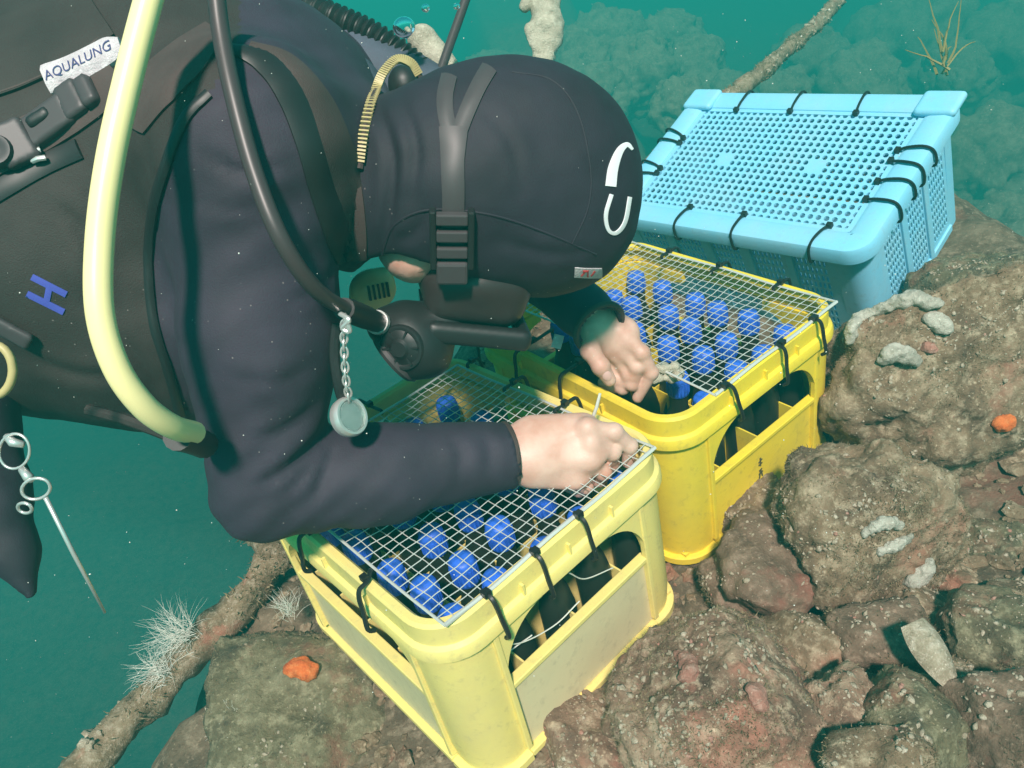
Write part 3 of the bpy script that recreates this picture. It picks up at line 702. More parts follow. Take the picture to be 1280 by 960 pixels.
# walls: slotted sheets between corner posts
pts = rrect(w - .03, d - .03, r - .012, 8); per = len(pts) // 4
for k in range(4):
    arc = pts[k * per:(k + 1) * per]; a, b = arc[0], arc[-1]
    path = [(a[0] + a[3] * .02, a[1] - a[2] * .02, a[2], a[3])] + arc + [(b[0] - b[3] * .02, b[1] + b[2] * .02, b[2], b[3])]
    MB().add(*strip(path, [(-.004, .0), (.001, .0), (.004, h - .012), (-.001, h - .012)])).build('corner_post', M_BLUE, blue, True, 30)
for side in range(4):
    ax = side % 2; sgn = -1 if side in (0, 3) else 1
    L = (w if ax == 0 else d) - .03 - 2 * (r - .012) - .04
    off = ((d if ax == 0 else w) - .03) / 2
    nu_ = int(L / .0085); nv_ = 12; c0 = (L / nu_, (h - .04) / nv_)
    rib = nu_ // 2
    def keep(i, j, nu_=nu_, ax=ax):
        if j in (0, 11): return False
        g = nu_ / (3 if ax == 0 else 5); return (i % g) > 1.6 and (i % g) < g - 1.0
    V, F = holed(nu_, nv_, c0, (c0[0] * .26, c0[1] * .36), keep, 'slot', .004)
    o = MB().add(V, F).build('slotted_wall', M_BLUE, blue)
    tx = Vector((1, 0, 0)) if ax == 0 else Vector((0, 1, 0)); nn = Vector((0, sgn, 0)) if ax == 0 else Vector((sgn, 0, 0)); up = Vector((0, 0, 1))
    m = Matrix.Identity(4); nn2 = tx.cross(up)
    for i in range(3): m[i][0] = tx[i]; m[i][1] = up[i]; m[i][2] = nn2[i]; m[i][3] = nn[i] * off + (h - .02) / 2 * up[i]
    o.matrix_local = m
    for f in ((-1 / 6, 1 / 6) if ax == 0 else (-.3, -.1, .1, .3)):
        c = tx * (f * L) + nn * (off + .003) + up * ((h - .03) / 2)
        bevel(MB().box(c, (.007, .0035, (h - .05) / 2), [tuple(tx), tuple(nn), (0, 0, 1)]).build('wall_rib', M_BLUE, blue), .0015)
    bevel(MB().box(nn * (off + .002) + up * .008, (L / 2, .004, .008), [tuple(tx), tuple(nn), (0, 0, 1)]).build('base_band', M_BLUE, blue), .0015)
MB().box((0, 0, .004), (w / 2 - .03, d / 2 - .03, .003)).build('floor', M_BLUE, blue)
rs = np.random.default_rng(9); tr = empty('tie_set'); 
bpy.data.objects.remove(tr)
def btie(side, s, reach=.056):
    n_, t_ = {'right': ((0, -1), (1, 0)), 'left': ((-1, 0), (0, 1)), 'far_left': ((0, 1), (1, 0)), 'far_right': ((1, 0), (0, 1))}[side]
    base = {'right': (-w / 2, -d / 2), 'left': (-w / 2, -d / 2), 'far_left': (-w / 2, d / 2), 'far_right': (w / 2, -d / 2)}[side]
    sk = rs.normal() * .006; N_ = np.array([*n_, 0.]); T_ = np.array([*t_, 0.]); B = np.array([*base, h])
    pt = lambda o_, z, f=0: B + T_ * (s + sk * f) + N_ * o_ + np.array([0, 0, z])
    path = [pt(-reach, -.006, -1), pt(-.040, .003, -.5), pt(-.016, .007, 0), pt(0, .004, .2), pt(.0075, -.008, .4), pt(.0075, -.030, .6), pt(.0, -.038, .7), pt(-.016, -.034, .7)]
    o = MB().tube(spline(path, 26), .0026, 6).build('cable_tie', M_TIE, blue, True, 50)
    MB().box(pt(-reach + .004, -.001, -1), (.0048, .0042, .004), [T_, N_, (0, 0, 1)]).build('tie_head', M_TIE, o)
for s in (.115, .165, .205, .245): btie('right', s)
for s in (.09, .245, .37): btie('left', s)
for s in (.17, .30, .42): btie('far_right', s)
for s in (.12, .155, .225, .255): btie('far_left', s)
# ------------------------------------------------------------------ the diver
diver = empty('person', Matrix.Translation(Vector(P(-60, 480, .85))))
tag(diver, 'diver in black hooded wetsuit bending over the crates with both hands on the mesh', 'person')
DINV = diver.matrix_world.inverted()
def dpart(name, me, mat, parent=None, smooth=True, ang=None):
    """a part of the diver whose mesh is given in world space"""
    o = link(name, me, mat, parent or diver, smooth); o.matrix_parent_inverse = Matrix.Identity(4)
    me.transform(DINV); me.update()
    if ang: me.set_sharp_from_angle(angle=R(ang))
    return o
def dmb(mb, name, mat, parent=None, smooth=True, ang=40): return dpart(name, mb.mesh(name), mat, parent, smooth, ang)

# joints
sh_r = P(318, 190, .70); el_r = P(334, 612, .765); wr_r = P(640, 568, .842)
sh_l = P(440, 130, 1.00); el_l = P(640, 300, 1.12); wr_l = P(730, 390, .982)
chest = P(120, 300, .90); belly = P(-150, 310, .92); hip = P(-420, 330, .94); neck = P(440, 200, .80)
hd = P(622, 226, .785)                                           # middle of the head
CR = cdir((.97, .08, .20)); FA = cdir((-.10, .90, .42)); FA = nrm(FA - (FA @ CR) * CR); LA = np.cross(CR, FA)   # crown, face, side
if LA @ cdir((0, 0, 1)) > 0: LA = -LA                            # towards the camera
HAX = np.array([CR, FA, LA])
def hp(c, f, l): return hd + c * CR + f * FA + l * LA

lo = np.min([sh_r, el_r, wr_r, sh_l, el_l, wr_l, chest, belly, hip], 0) - .28; hi = np.max([sh_r, el_r, wr_r, sh_l, el_l, wr_l, chest, hd], 0) + .26
def arms_torso(S, g, torso=True):
    """g: how much thicker than the body"""
    if torso:
        S.cone(P(215, 150, .84), P(330, 140, .86), .130 + g, .115 + g, .06)
        S.cone(chest, P(260, 200, .86), .175 + g, .14 + g, .08); S.cone(P(-100, 120, .90), P(215, 130, .88), .15 + g, .13 + g, .08)
        S.cone(chest, belly, .200 + g, .205 + g, .08); S.cone(belly, hip, .20 + g, .19 + g, .06)
        S.cone(chest, P(225, 395, .89), .19 + g, .13 + g, .07); S.cone(sh_l, P(300, 150, .90), .085 + g, .11 + g, .07)
        S.cone(sh_r, P(250, 170, .82), .080 + g, .12 + g, .06)
        S.cone(neck, P(330, 170, .84), .070 + g, .10 + g, .06)
    S.cone(sh_r, sh_r + .55 * (el_r - sh_r), .077 + g, .068 + g, .05)
    S.cone(sh_r + .5 * (el_r - sh_r), el_r, .067 + g, .047 + g, .016)
    S.cone(el_r, el_r + .45 * (wr_r - el_r), .047 + g, .047 + g, .014)
    S.cone(el_r + .4 * (wr_r - el_r), wr_r, .047 + g, .031 + g, .02)
    S.cone(sh_l, el_l, .066 + g, .050 + g, .05); S.cone(el_l, wr_l, .050 + g, .033 + g, .04)

# hands ----------------------------------------------------------------
def hand(lo, hi, palm, fingers, h=.0015):
    S = SDF(lo, hi, h)
    for q in palm: S.cone(*q[:4], k=.010, flat=q[4] if len(q) > 4 else None)
    for pts, rr in fingers:
        for a in range(len(pts) - 1): S.cone(pts[a], pts[a + 1], rr[a], rr[a + 1], .0025 if a else .006)
        for a in range(1, len(pts) - 1): S.ell(pts[a], np.eye(3), (rr[a] * 1.08,) * 3, .003)
    return S
nr = cdir((0, -.45, -1))                                         # back of the right hand faces the camera
fl = (nr, .62)
Wr = P(622, 568, .842)
palm_r = [(Wr, P(672, 566, .846), .030, .034, (nr, .75)), (P(668, 549, .848), P(728, 540, .846), .029, .023, fl), (P(668, 566, .846), P(733, 562, .843), .032, .025, fl), (P(668, 580, .848), P(716, 589, .848), .028, .022, fl)]
fing_r = [([P(734, 536, .838), P(768, 540, .843), P(787, 557, .856), P(785, 578, .872)], [.0108, .0096, .0086, .0072]),
          ([P(738, 556, .838), P(765, 565, .850), P(764, 579, .872), P(748, 583, .882)], [.0108, .0096, .0086, .0072]),
          ([P(732, 577, .841), P(754, 590, .853), P(748, 599, .872), P(732, 598, .880)], [.0104, .0093, .0084, .0072]),
          ([P(714, 595, .846), P(732, 608, .857), P(724, 613, .872), P(708, 608, .878)], [.0092, .0082, .0074, .0064]),
          ([P(672, 540, .858), P(706, 532, .872), P(742, 540, .880), P(772, 562, .884)], [.0150, .0130, .0110, .0090])]
S = hand(P(640, 560, .85) - .17, P(720, 560, .85) + .17, palm_r, fing_r)
for k in range(4):                                               # tendons and knuckles
    b = fing_r[k][0][0]; S.cone(b + (P(0, 0, 0) - P(0, 0, .004)) * 0 + nr * .002, P(676, 558 + 6 * k, .838), .0050, .0035, .009); S.ell(b + nr * .0035, np.eye(3), (.0085,) * 3, .012)
Vr, Fr = S.mesh(1)
nl = cdir((-.3, -.25, -1)); fll = (nl, .7)
palm_l = [(P(728, 386, .986), P(744, 405, .984), .024, .030, (nl, .8)), (P(742, 402, .985), P(776, 418, .985), .031, .025, fll), (P(745, 412, .992), P(774, 432, .995), .030, .024, fll)]
fing_l = [([P(774, 414, .975), P(802, 441, .978), P(814, 466, .990), P(797, 497, 1.012)], [.0114, .0102, .0090, .0074]),
          ([P(772, 428, .985), P(796, 458, .988), P(790, 480, 1.002), P(772, 478, 1.014)], [.0112, .0102, .0090, .0076]),
          ([P(768, 440, .997), P(786, 468, 1.0), P(778, 485, 1.014), P(762, 480, 1.020)], [.0106, .0096, .0086, .0074]),
          ([P(760, 446, 1.008), P(770, 472, 1.012), P(764, 483, 1.02), P(754, 478, 1.024)], [.0110, .0098, .0088, .0075]),
          ([P(734, 412, .972), P(738, 438, .962), P(751, 458, .962), P(762, 475, .972)], [.0150, .0122, .0112, .0086])]
S = hand(P(740, 420, .985) - .15, P(770, 440, .99) + .15, palm_l, fing_l); Vl, Fl = S.mesh(1)

# body: one mesh - trunk, arms and head under the suit, with the bare hands
S = SDF(lo, hi, .011); arms_torso(S, -.006)
S.ell(hp(.02, -.005, 0), HAX, (.112, .095, .075), .03); S.ell(hp(-.05, .045, 0), HAX, (.055, .045, .055), .03); S.ell(hp(-.078, .080, 0), HAX, (.040, .036, .064), .02); S.cone(neck, hp(-.06, -.01, 0), .058, .058, .03)
S.ell(hp(-.028, .102, 0), HAX, (.022, .018, .014), .012)         # nose
S.ell(hp(-.082, .078, 0), HAX, (.012, .012, .024), .008)         # lips
Vt, Ft = S.mesh(1)
V = np.concatenate([Vt, Vr, Vl]); F = np.concatenate([Ft, Fr + len(Vt), Fl + len(Vt) + len(Vr)])
body = dpart('body', mesh_np('body', V, F), M_SKIN)
def bvh(V, F): return BVHTree.FromPolygons([tuple(v) for v in V.tolist()], [tuple(f) for f in F.tolist()])
def ray(px, py): return C2W @ np.array([(px - 640) / FPX, (py - 480) / FPX, 1.])
def hit(B, px, py):
    r_ = nrm(ray(px, py)); q = B.ray_cast(Vector(CAM), Vector(r_))
    return (None, None) if q[0] is None else (np.array(q[0]), np.array(q[1]))
# nails
Bh = bvh(np.concatenate([Vr, Vl]), np.concatenate([Fr, Fl + len(Vr)]))
def nail(px, py, ang, L, wd):
    p, n_ = hit(Bh, px, py)
    if p is None: return
    t = cdir((math.cos(ang), math.sin(ang), .25)); t = nrm(t - (t @ n_) * n_); b = np.cross(n_, t)
    mb = MB(); V = []; m = 14
    for rr, z in ((1, .0002), (.97, .0010), (.6, .0016)):
        for k in range(m): a = 2 * math.pi * k / m; V.append(p + t * L * rr * math.cos(a) + b * wd * rr * math.sin(a) + n_ * (z - .0016 * (rr * math.sin(a)) ** 2))
    F_ = [(i * m + k, i * m + (k + 1) % m, (i + 1) * m + (k + 1) % m, (i + 1) * m + k) for i in range(2) for k in range(m)] + [tuple(2 * m + k for k in range(m))]
    mb.add(V, F_); dmb(mb, 'finger_nail', M_NAIL, body)
nail(759, 470, 1.05, .0075, .0060)

# wetsuit --------------------------------------------------------------
S = SDF(lo, hi, .006); arms_torso(S, .004); S.cone(wr_l, wr_l + nrm(wr_l - el_l) * .055, .036, .033, .01)
rs = np.random.default_rng(4)
e1 = nrm(wr_r - el_r); e2 = nrm(wr_l - el_l)
# creases in the crook of the elbow and round the wrists
S.half(wr_r + e1 * .006, e1) if False else None
Vs, Fs = S.mesh(2)
# cut the sleeves at the wrists
def cut_faces(V, F, p, n_, near):
    c = V[F].mean(1); bad = ((c - p) @ n_ > 0) & (np.linalg.norm(c - p, axis=1) < near); return F[~bad]
Fs = cut_faces(Vs, Fs, wr_r - e1 * .004, e1, .12); Fs = cut_faces(Vs, Fs, wr_l + e2 * .038, e2, .10)
N = vnormals(Vs, Fs)
# folds: soft ripples running across the arm near the elbow and the shoulder
def folds(V, c, ax, rad, lam, amp):
    q = V - c; t = q @ ax; w_ = np.exp(-(np.linalg.norm(q, axis=1) / rad) ** 2)
    return amp * w_ * np.sin(2 * math.pi * t / lam + 3.0 * vnoise(V * 11, 8))
dsp = folds(Vs, el_r + .03 * cdir((1, -1, 0)), nrm(e1 - nrm(sh_r - el_r)), .10, .030, .0016) + folds(Vs, sh_r + .04 * cdir((.6, .4, -.3)), cdir((.5, .8, 0)), .13, .05, .0018)
dsp = dsp + .0045 * fbm(Vs * 8, 3, 6) + .0009 * fbm(Vs * 34, 2, 16)
def creases(V, N, lines, depth, wpx):
    """narrow valleys with a puffed lip, drawn in the picture plane on what faces the camera"""
    q = (V - CAM) @ C2W; px = np.stack([640 + FPX * q[:, 0] / q[:, 2], 480 + FPX * q[:, 1] / q[:, 2]], -1); fac = (N @ C2W)[:, 2] < -.05; out = np.zeros(len(V))
    for ln, k in lines:
        p = spline(ln, 24); d = np.full(len(V), 1e9); tt = np.zeros(len(V))
        for i in range(len(p) - 1):
            a, b = p[i], p[i + 1]; ab = b - a; t = np.clip(((px - a) @ ab) / (ab @ ab), 0, 1); e = np.linalg.norm(px - a - t[:, None] * ab, axis=1); m_ = e < d; d[m_] = e[m_]; tt[m_] = (i + t[m_]) / (len(p) - 1)
        w_ = np.sin(np.pi * np.clip(tt, .03, .97)) ** .7 * fac
        out += k * depth * w_ * (-np.exp(-(d / wpx) ** 2) + .55 * np.exp(-((d - 2.0 * wpx) / (1.4 * wpx)) ** 2))
    return out
dsp = dsp + creases(Vs, N, [([(412, 535), (385, 562), (352, 590), (318, 606)], 1.0), ([(405, 560), (380, 592), (352, 622)], .8), ([(420, 556), (405, 590), (392, 625)], .6), ([(400, 500), (360, 535), (312, 548)], .6),
    ([(402, 452), (350, 475), (285, 470)], .35), ([(250, 190), (300, 215), (372, 205)], .5), ([(232, 250), (290, 262), (350, 250)], .3), ([(438, 330), (405, 360), (362, 380)], .5), ([(60, 250), (110, 300), (120, 380)], .6), ([(20, 440), (90, 470), (170, 470)], .7), ([(150, 420), (185, 470), (205, 520)], .7), ([(560, 545), (575, 570), (572, 605)], .4), ([(600, 535), (612, 565), (610, 600)], .4)], .0048, 7.5)
Vs = Vs + N * dsp[:, None]
suit = dpart('wetsuit', mesh_np('wetsuit', Vs, Fs), M_SUIT)
# the trunk left of the armhole is a browner cloth
_c = (Vs[Fs].mean(1) - CAM) @ C2W; _px = 640 + FPX * _c[:, 0] / _c[:, 2]; _py = 480 + FPX * _c[:, 1] / _c[:, 2]
_ax = np.interp(_py, [-400, 60, 118, 150, 210, 270, 330, 400, 470, 520, 560, 700], [300, 300, 262, 232, 208, 192, 186, 192, 212, 226, 240, 240])
suit.data.materials.append(M_VEST); suit.data.polygons.foreach_set('material_index', (_px < _ax).astype(np.int32))
sol = suit.modifiers.new('thickness', 'SOLIDIFY'); sol.thickness = .004; sol.offset = -1
Bs = bvh(Vs, Fs)
# cuffs
def cuff(c, ax, r_, mat, name='cuff'):
    u = nrm(np.cross(ax, cdir((0, 0, 1)))); w_ = np.cross(ax, u)
    dmb(MB().tube([c + r_ * (math.cos(a) * u + math.sin(a) * w_) for a in np.linspace(0, 2 * math.pi, 40, endpoint=False)], .0040, 8, True), name, mat, suit)
cuff(wr_r - e1 * .005, e1, .0345, M_PANEL); cuff(wr_l + e2 * .037, e2, .0340, M_PANEL)

# hood -----------------------------------------------------------------
S = SDF(hd - .26, hd + .26, .0045)
def hood_shape(S, g):
    S.ell(hp(.025, -.010, 0), HAX, (.125 + g, .112 + g, .094 + g), .03); S.ell(hp(-.045, .035, 0), HAX, (.075 + g, .070 + g, .076 + g), .05)
    S.ell(hp(.052, .035, 0), HAX, (.095 + g, .078 + g, .083 + g), .04)
    S.cone(hp(-.05, .0, 0), P(478, 238, .80), .092 + g, .082 + g, .05); S.cone(P(478, 238, .80), P(430, 235, .82), .082 + g, .085 + g, .03)
hood_shape(S, .0)
S.ell(hp(-.066, .118, 0), HAX, (.072, .066, .10), .006, cut=True)          # opening for face, mask and mouthpiece
Vh, Fh = S.mesh(2)
N = vnormals(Vh, Fh); Vh = Vh + N * (.0030 * fbm(Vh * 14, 3, 12) + creases(Vh, N, [([(470, 130), (492, 190), (488, 260), (478, 310)], 1), ([(500, 120), (520, 180), (515, 250)], .7), ([(540, 250), (520, 290), (490, 300)], .5), ([(620, 300), (690, 318), (740, 312)], .5), ([(600, 130), (640, 180), (650, 240)], .3)], .004, 7))[:, None]
hood = dpart('hood', mesh_np('hood', Vh, Fh), M_HOOD)
Bd = bvh(Vh, Fh); Ball = bvh(np.concatenate([Vs, Vh]), np.concatenate([Fs, Fh + len(Vs)]))

def band(name, B, path, width, thick, mat, parent, n=28, across=5, lift=.0006, wlist=None, rounded=True):
    """a strip that lies on a surface: path in picture pixels, width in pixels"""
    p = spline(path, n); T = np.gradient(p, axis=0); T /= np.linalg.norm(T, axis=1)[:, None]; Nn = np.stack([-T[:, 1], T[:, 0]], -1)
    W_ = np.full(n, width) if wlist is None else np.interp(np.linspace(0, 1, n), np.linspace(0, 1, len(wlist)), wlist)
    rows = []
    for i in range(n):
        row = []
        for k in range(across):
            o_ = (k / (across - 1) - .5) * W_[i]; q, nn = hit(B, *(p[i] + Nn[i] * o_))
            row.append(None if q is None else (q, nn))
        rows.append(row)
    rows = [r_ for r_ in rows if all(x is not None for x in r_)]
    if len(rows) < 2: return None
    m = across; V = []
    for r_ in rows:
        nm = nrm(sum(x[1] for x in r_))
        for lvl in (0, 1):
            for k, (q, nn) in enumerate(r_):
                e = thick * (.55 if rounded and k in (0, m - 1) else 1.0)
                V.append(q + nn * (lift + (e if lvl else -.003)))
    F_ = []; s = 2 * m
    for i in range(len(rows) - 1):
        for k in range(m - 1):
            F_.append((i * s + m + k, i * s + m + k + 1, (i + 1) * s + m + k + 1, (i + 1) * s + m + k))
        F_.append((i * s, i * s + m, (i + 1) * s + m, (i + 1) * s)); F_.append((i * s + m - 1, (i + 1) * s + m - 1, (i + 1) * s + 2 * m - 1, i * s + 2 * m - 1))
    for i in (0, len(rows) - 1): F_.append(tuple(i * s + k for k in range(m)) + tuple(i * s + m + k for k in range(m - 1, -1, -1)))
    return dmb(MB().add(V, F_), name, mat, parent, True, 50)
def seam(name, B, path, r_, mat, parent, n=40, lift=0.0):
    p = spline(path, n); q = [hit(B, *a) for a in p]; q = [x[0] + x[1] * lift for x in q if x[0] is not None]
    if len(q) < 3: return
    for _ in range(2): q = [q[0]] + [(q[i - 1] + 2 * q[i] + q[i + 1]) / 4 for i in range(1, len(q) - 1)] + [q[-1]]
    return dmb(MB().tube(q, r_, 6), name, mat, parent)
seam('hood_seam', Bd, [(640, 90), (690, 100), (722, 140), (738, 210), (735, 260), (715, 305)], .0011, M_HOOD, hood)
seam('hood_seam', Bd, [(478, 318), (490, 285), (520, 266), (560, 262), (620, 270), (680, 290), (745, 318)], .0013, M_HOOD, hood)
# emblem: two half loops
band('emblem_arc', Bd, [(763, 233), (766, 210), (774, 189), (783, 181), (790, 187)], 9, .0007, M_WHITE, hood, 22, 3, wlist=[13, 12, 9, 6, 3])
band('emblem_loop', Bd, [(764, 243), (757, 268), (760, 287), (770, 291), (781, 277), (787, 246)], 4.5, .0007, M_WHITE, hood, 30, 3)
band('hood_tag', Bd, [(718, 340), (734, 341), (752, 341)], 12, .001, M_PATCH, hood, 6, 3)
for a, b in (((726, 344), (731, 338)), ((734, 345), (734, 337)), ((738, 344), (743, 338)), ((728, 338), (733, 338))): band('tag_print', Bd, [a, ((a[0] + b[0]) / 2, (a[1] + b[1]) / 2), b], 2.2, .0017, M_RED, hood, 5, 3)

# mask -----------------------------------------------------------------
mask = bpy.data.objects.new('mask', None); COL.objects.link(mask); mask.parent = diver
def mpart(o): return o
mc = hp(-.012, .128, 0)
S = SDF(mc - .13, mc + .13, .0035)
S.rbox(mc + FA * -.016, HAX, (.054, .030, .070), .024, .004); S.ell(mc + FA * -.035, HAX, (.066, .034, .080), .02)
Vm, Fm = S.mesh(2); dpart('skirt', mesh_np('skirt', Vm, Fm), M_SKIRT, mask)
S = SDF(mc - .14, mc + .14, .0035)
S.rbox(mc + FA * .020 + CR * .006, HAX, (.056, .012, .076), .008, .002); S.rbox(mc + FA * .020, HAX, (.050, .03, .062), .012, .002, cut=True)
Vm, Fm = S.mesh(1); dpart('frame', mesh_np('frame', Vm, Fm), M_RUB, mask)
MBx = MB().box(mc + FA * .022, (.052, .003, .064), HAX); dmb(MBx, 'lens', M_LENS, mask, False, None)
# strap over the hood with its fork, buckle
Bhm = Bd
band('strap', Bd, [(566, 345), (566, 300), (567, 250), (566, 200), (567, 160)], 27, .0034, M_RUBG, mask, 26, 5, wlist=[30, 30, 27, 29, 36])
band('strap_fork', Bd, [(562, 165), (557, 140), (557, 118), (562, 96)], 20, .0034, M_RUBG, mask, 14, 4, lift=.0002)
band('strap_fork', Bd, [(574, 165), (586, 135), (599, 108), (612, 86)], 20, .0034, M_RUBG, mask, 14, 4, lift=.0002)
pb, nb = hit(Bd, 565, 300)
if pb is None: pb, nb = hp(-.05, .06, .085), LA
td = cdir((0, 1, .1)); td = nrm(td - (td @ nb) * nb); sdv = np.cross(nb, td); BX = [sdv, td, nb]
for k, s in enumerate((-.026, -.009, .008)):
    bevel(dmb(MB().box(pb + td * s + nb * .008, (.0145, .0055, .0045), BX), 'buckle_bar', M_RUBG, mask, False, None), .0015)
bevel(dmb(MB().box(pb + td * .030 + nb * .007, (.0150, .012, .0065), BX), 'buckle', M_RUBG, mask, False, None), .003)
bevel(dmb(MB().box(pb + td * -.004 + nb * .006 - sdv * .0175, (.003, .030, .006), BX), 'buckle_side', M_RUB, mask, False, None), .0015)
bevel(dmb(MB().box(pb + td * -.004 + nb * .006 + sdv * .0175, (.003, .030, .006), BX), 'buckle_side', M_RUB, mask, False, None), .0015)
for q in ((660, 381), (652, 381)): pass

# regulator ------------------------------------------------------------
reg = bpy.data.objects.new('regulator', None); COL.objects.link(reg); reg.parent = diver
rc = P(520, 424, .80)
S = SDF(rc - .11, rc + .11, .0035)
ra = cdir((-.75, .60, .1)); rb = nrm(np.cross(ra, cdir((0, 0, 1)))); rcx = np.cross(ra, rb); RAX = [ra, rb, rcx]
S.ell(rc, RAX, (.034, .046, .042), .006); S.cone(rc, P(560, 395, .80), .030, .024, .012); S.cone(P(482, 408, .79), rc, .020, .022, .008)
S.cone(P(515, 452, .795), P(545, 440, .82), .018, .014, .01)
Vm, Fm = S.mesh(1); dpart('second_stage', mesh_np('second_stage', Vm, Fm), M_RUB, reg)
pa = cdir((-.30, .30, -.90)); pu = nrm(np.cross(pa, [0, 0, 1])); pw = np.cross(pa, pu); pcn = rc + pa * .026
dmb(MB().lathe([(.0, .017), (.008, .017), (.0095, .0155), (.011, .0135), (.018, .0110), (.020, .0120), (.023, .0115), (.0245, .009), (.0245, .0)], 28, pcn, [pu, pw, pa]), 'front_cover', M_RUB, reg)
for k in range(6): dmb(MB().box(pcn + pa * .0128 + .016 * (math.cos(k * 1.047) * pu + math.sin(k * 1.047) * pw), (.0042, .0010, .0014), [math.cos(k * 1.047) * pu + math.sin(k * 1.047) * pw, -math.sin(k * 1.047) * pu + math.cos(k * 1.047) * pw, pa]), 'cover_slot', M_RUB, reg, False, None)
dmb(MB().lathe([(.0, .034), (.030, .034), (.034, .030), (.034, .026), (.030, .022)], 24, rc, [rb, rcx, ra]), 'purge_cover', M_RUBG, reg)
dmb(MB().tube(spline([P(268, -30, .60), P(276, 40, .60), P(292, 120, .595), (P(318, 215, .595)), P(352, 300, .60), P(395, 362, .635), P(440, 390, .70), P(478, 405, .77)], 60), .0072, 12), 'hose', M_HOSE, reg)
hp_ = spline([P(430, 386, .685), P(455, 396, .73), P(480, 406, .775)], 8)
dmb(MB().tube(hp_, [.0105, .0115, .0115, .0115, .0115, .0108, .0105, .010], 12), 'hose_sleeve', M_RUB, reg)
dmb(MB().lathe([(.0118, -.003), (.0125, -.003), (.0125, .003), (.0118, .003)], 16, P(472, 403, .762), [nrm(np.cross(hp_[-1] - hp_[0], [0, 0, 1])), nrm(np.cross(hp_[-1] - hp_[0], np.cross(hp_[-1] - hp_[0], [0, 0, 1]))), nrm(hp_[-1] - hp_[0])]), 'hose_collar', M_STEEL, reg)

# yellow hose looping from the shoulder to under the arm
ys = spline([P(205, -60, .55), P(186, 0, .55), P(160, 100, .545), P(138, 200, .54), P(125, 300, .54), P(125, 390, .54), P(146, 460, .55), P(180, 508, .57), P(215, 533, .60), P(243, 541, .64)], 90)
yh = dmb(MB().tube(ys, .0098, 14), 'yellow_hose', M_HOSEY, diver)
dmb(MB().tube(spline([P(222, 545, .625), P(238, 549, .65), P(256, 556, .68)], 8), .0125, 12), 'hose_fitting', M_RUB, yh)

# vest: straps, panels and small gear lying on the torso
vest = bpy.data.objects.new('buoyancy_vest', None); COL.objects.link(vest); vest.parent = diver
band('shoulder_strap', Ball, [(288, 62), (330, 78), (362, 118), (385, 180), (402, 240), (425, 300), (446, 352)], 30, .003, M_RUB, vest, 34, 5, wlist=[10, 30, 34, 30, 30, 34, 30])
band('shoulder_panel', Ball, [(312, 60), (360, 80), (400, 135), (428, 210), (444, 290), (448, 350)], 30, .0022, M_PANEL, vest, 34, 5, wlist=[14, 22, 36, 40, 30, 16])
band('armhole_piping', Ball, [(262, 118), (232, 150), (208, 210), (192, 270), (186, 330), (192, 400), (212, 470), (226, 520)], 12, .004, M_RUB, vest, 44, 4)
band('chest_panel', Ball, [(268, 40), (238, 70), (196, 110), (168, 160)], 46, .003, M_PANEL, vest, 24, 5, wlist=[30, 50, 56, 30])
band('webbing', Ball, [(-20, 200), (30, 176), (75, 150), (120, 118), (148, 92)], 52, .004, M_PANEL, vest, 30, 6)
band('webbing', Ball, [(-20, 250), (20, 226), (60, 204), (100, 186)], 26, .003, M_RUB, vest, 22, 5)
# label patch on the webbing with its lettering
Bw = Ball
pt = band('label_patch', Bw, [(62, 102), (90, 92), (120, 77), (140, 66), (155, 60)], 30, .0075, M_PATCH, vest, 20, 5, wlist=[36, 36, 34, 32, 18])
def letters_on(B, word, p0, p1, hpx, lift, mat, parent, name):
    """flat lettering laid on a surface between two picture points"""
    cu = bpy.data.curves.new(name, 'FONT'); cu.body = word; cu.size = 1; cu.align_x = 'LEFT'; cu.shear = .15
    o = bpy.data.objects.new(name, cu); COL.objects.link(o); dg = bpy.context.evaluated_depsgraph_get(); me = bpy.data.meshes.new_from_object(o.evaluated_get(dg)); bpy.data.objects.remove(o)
    co = np.array([v.co[:] for v in me.vertices]); wd = co[:, 0].max(); p0 = np.array(p0, float); p1 = np.array(p1, float); t = p1 - p0; L = np.linalg.norm(t); t /= L; up = np.array([t[1], -t[0]])
    for v, c in zip(me.vertices, co):
        px = p0 + t * c[0] / wd * L + up * c[1] * hpx / .7; q, nn = hit(B, *px)
        if q is None: return
        v.co = Vector(q + nn * lift)
    me.update(); return dpart(name, me, mat, parent, False)
letters_on(Bw, 'AQUALUNG', (66, 106), (148, 68), 11, .0088, M_INKD, vest, 'patch_lettering')
# letter painted on the suit
for a, b in (((40, 346), (83, 368)), ((34, 367), (80, 390)), ((62, 358), (58, 378))):
    band('painted_letter', Ball, [a, ((a[0] + b[0]) / 2, (a[1] + b[1]) / 2), b], 8, .0006, M_INKB, suit, 12, 3)
# dark upper vest, with a stitched edge
band('vest_panel', Ball, [(-30, 84), (20, 66), (70, 40), (120, 8)], 90, .005, M_VEST, vest, 26, 7)
seam('vest_stitching', Ball, [(-10, 122), (40, 104), (90, 78), (135, 44)], .0014, M_PANEL, vest, 30, .003)
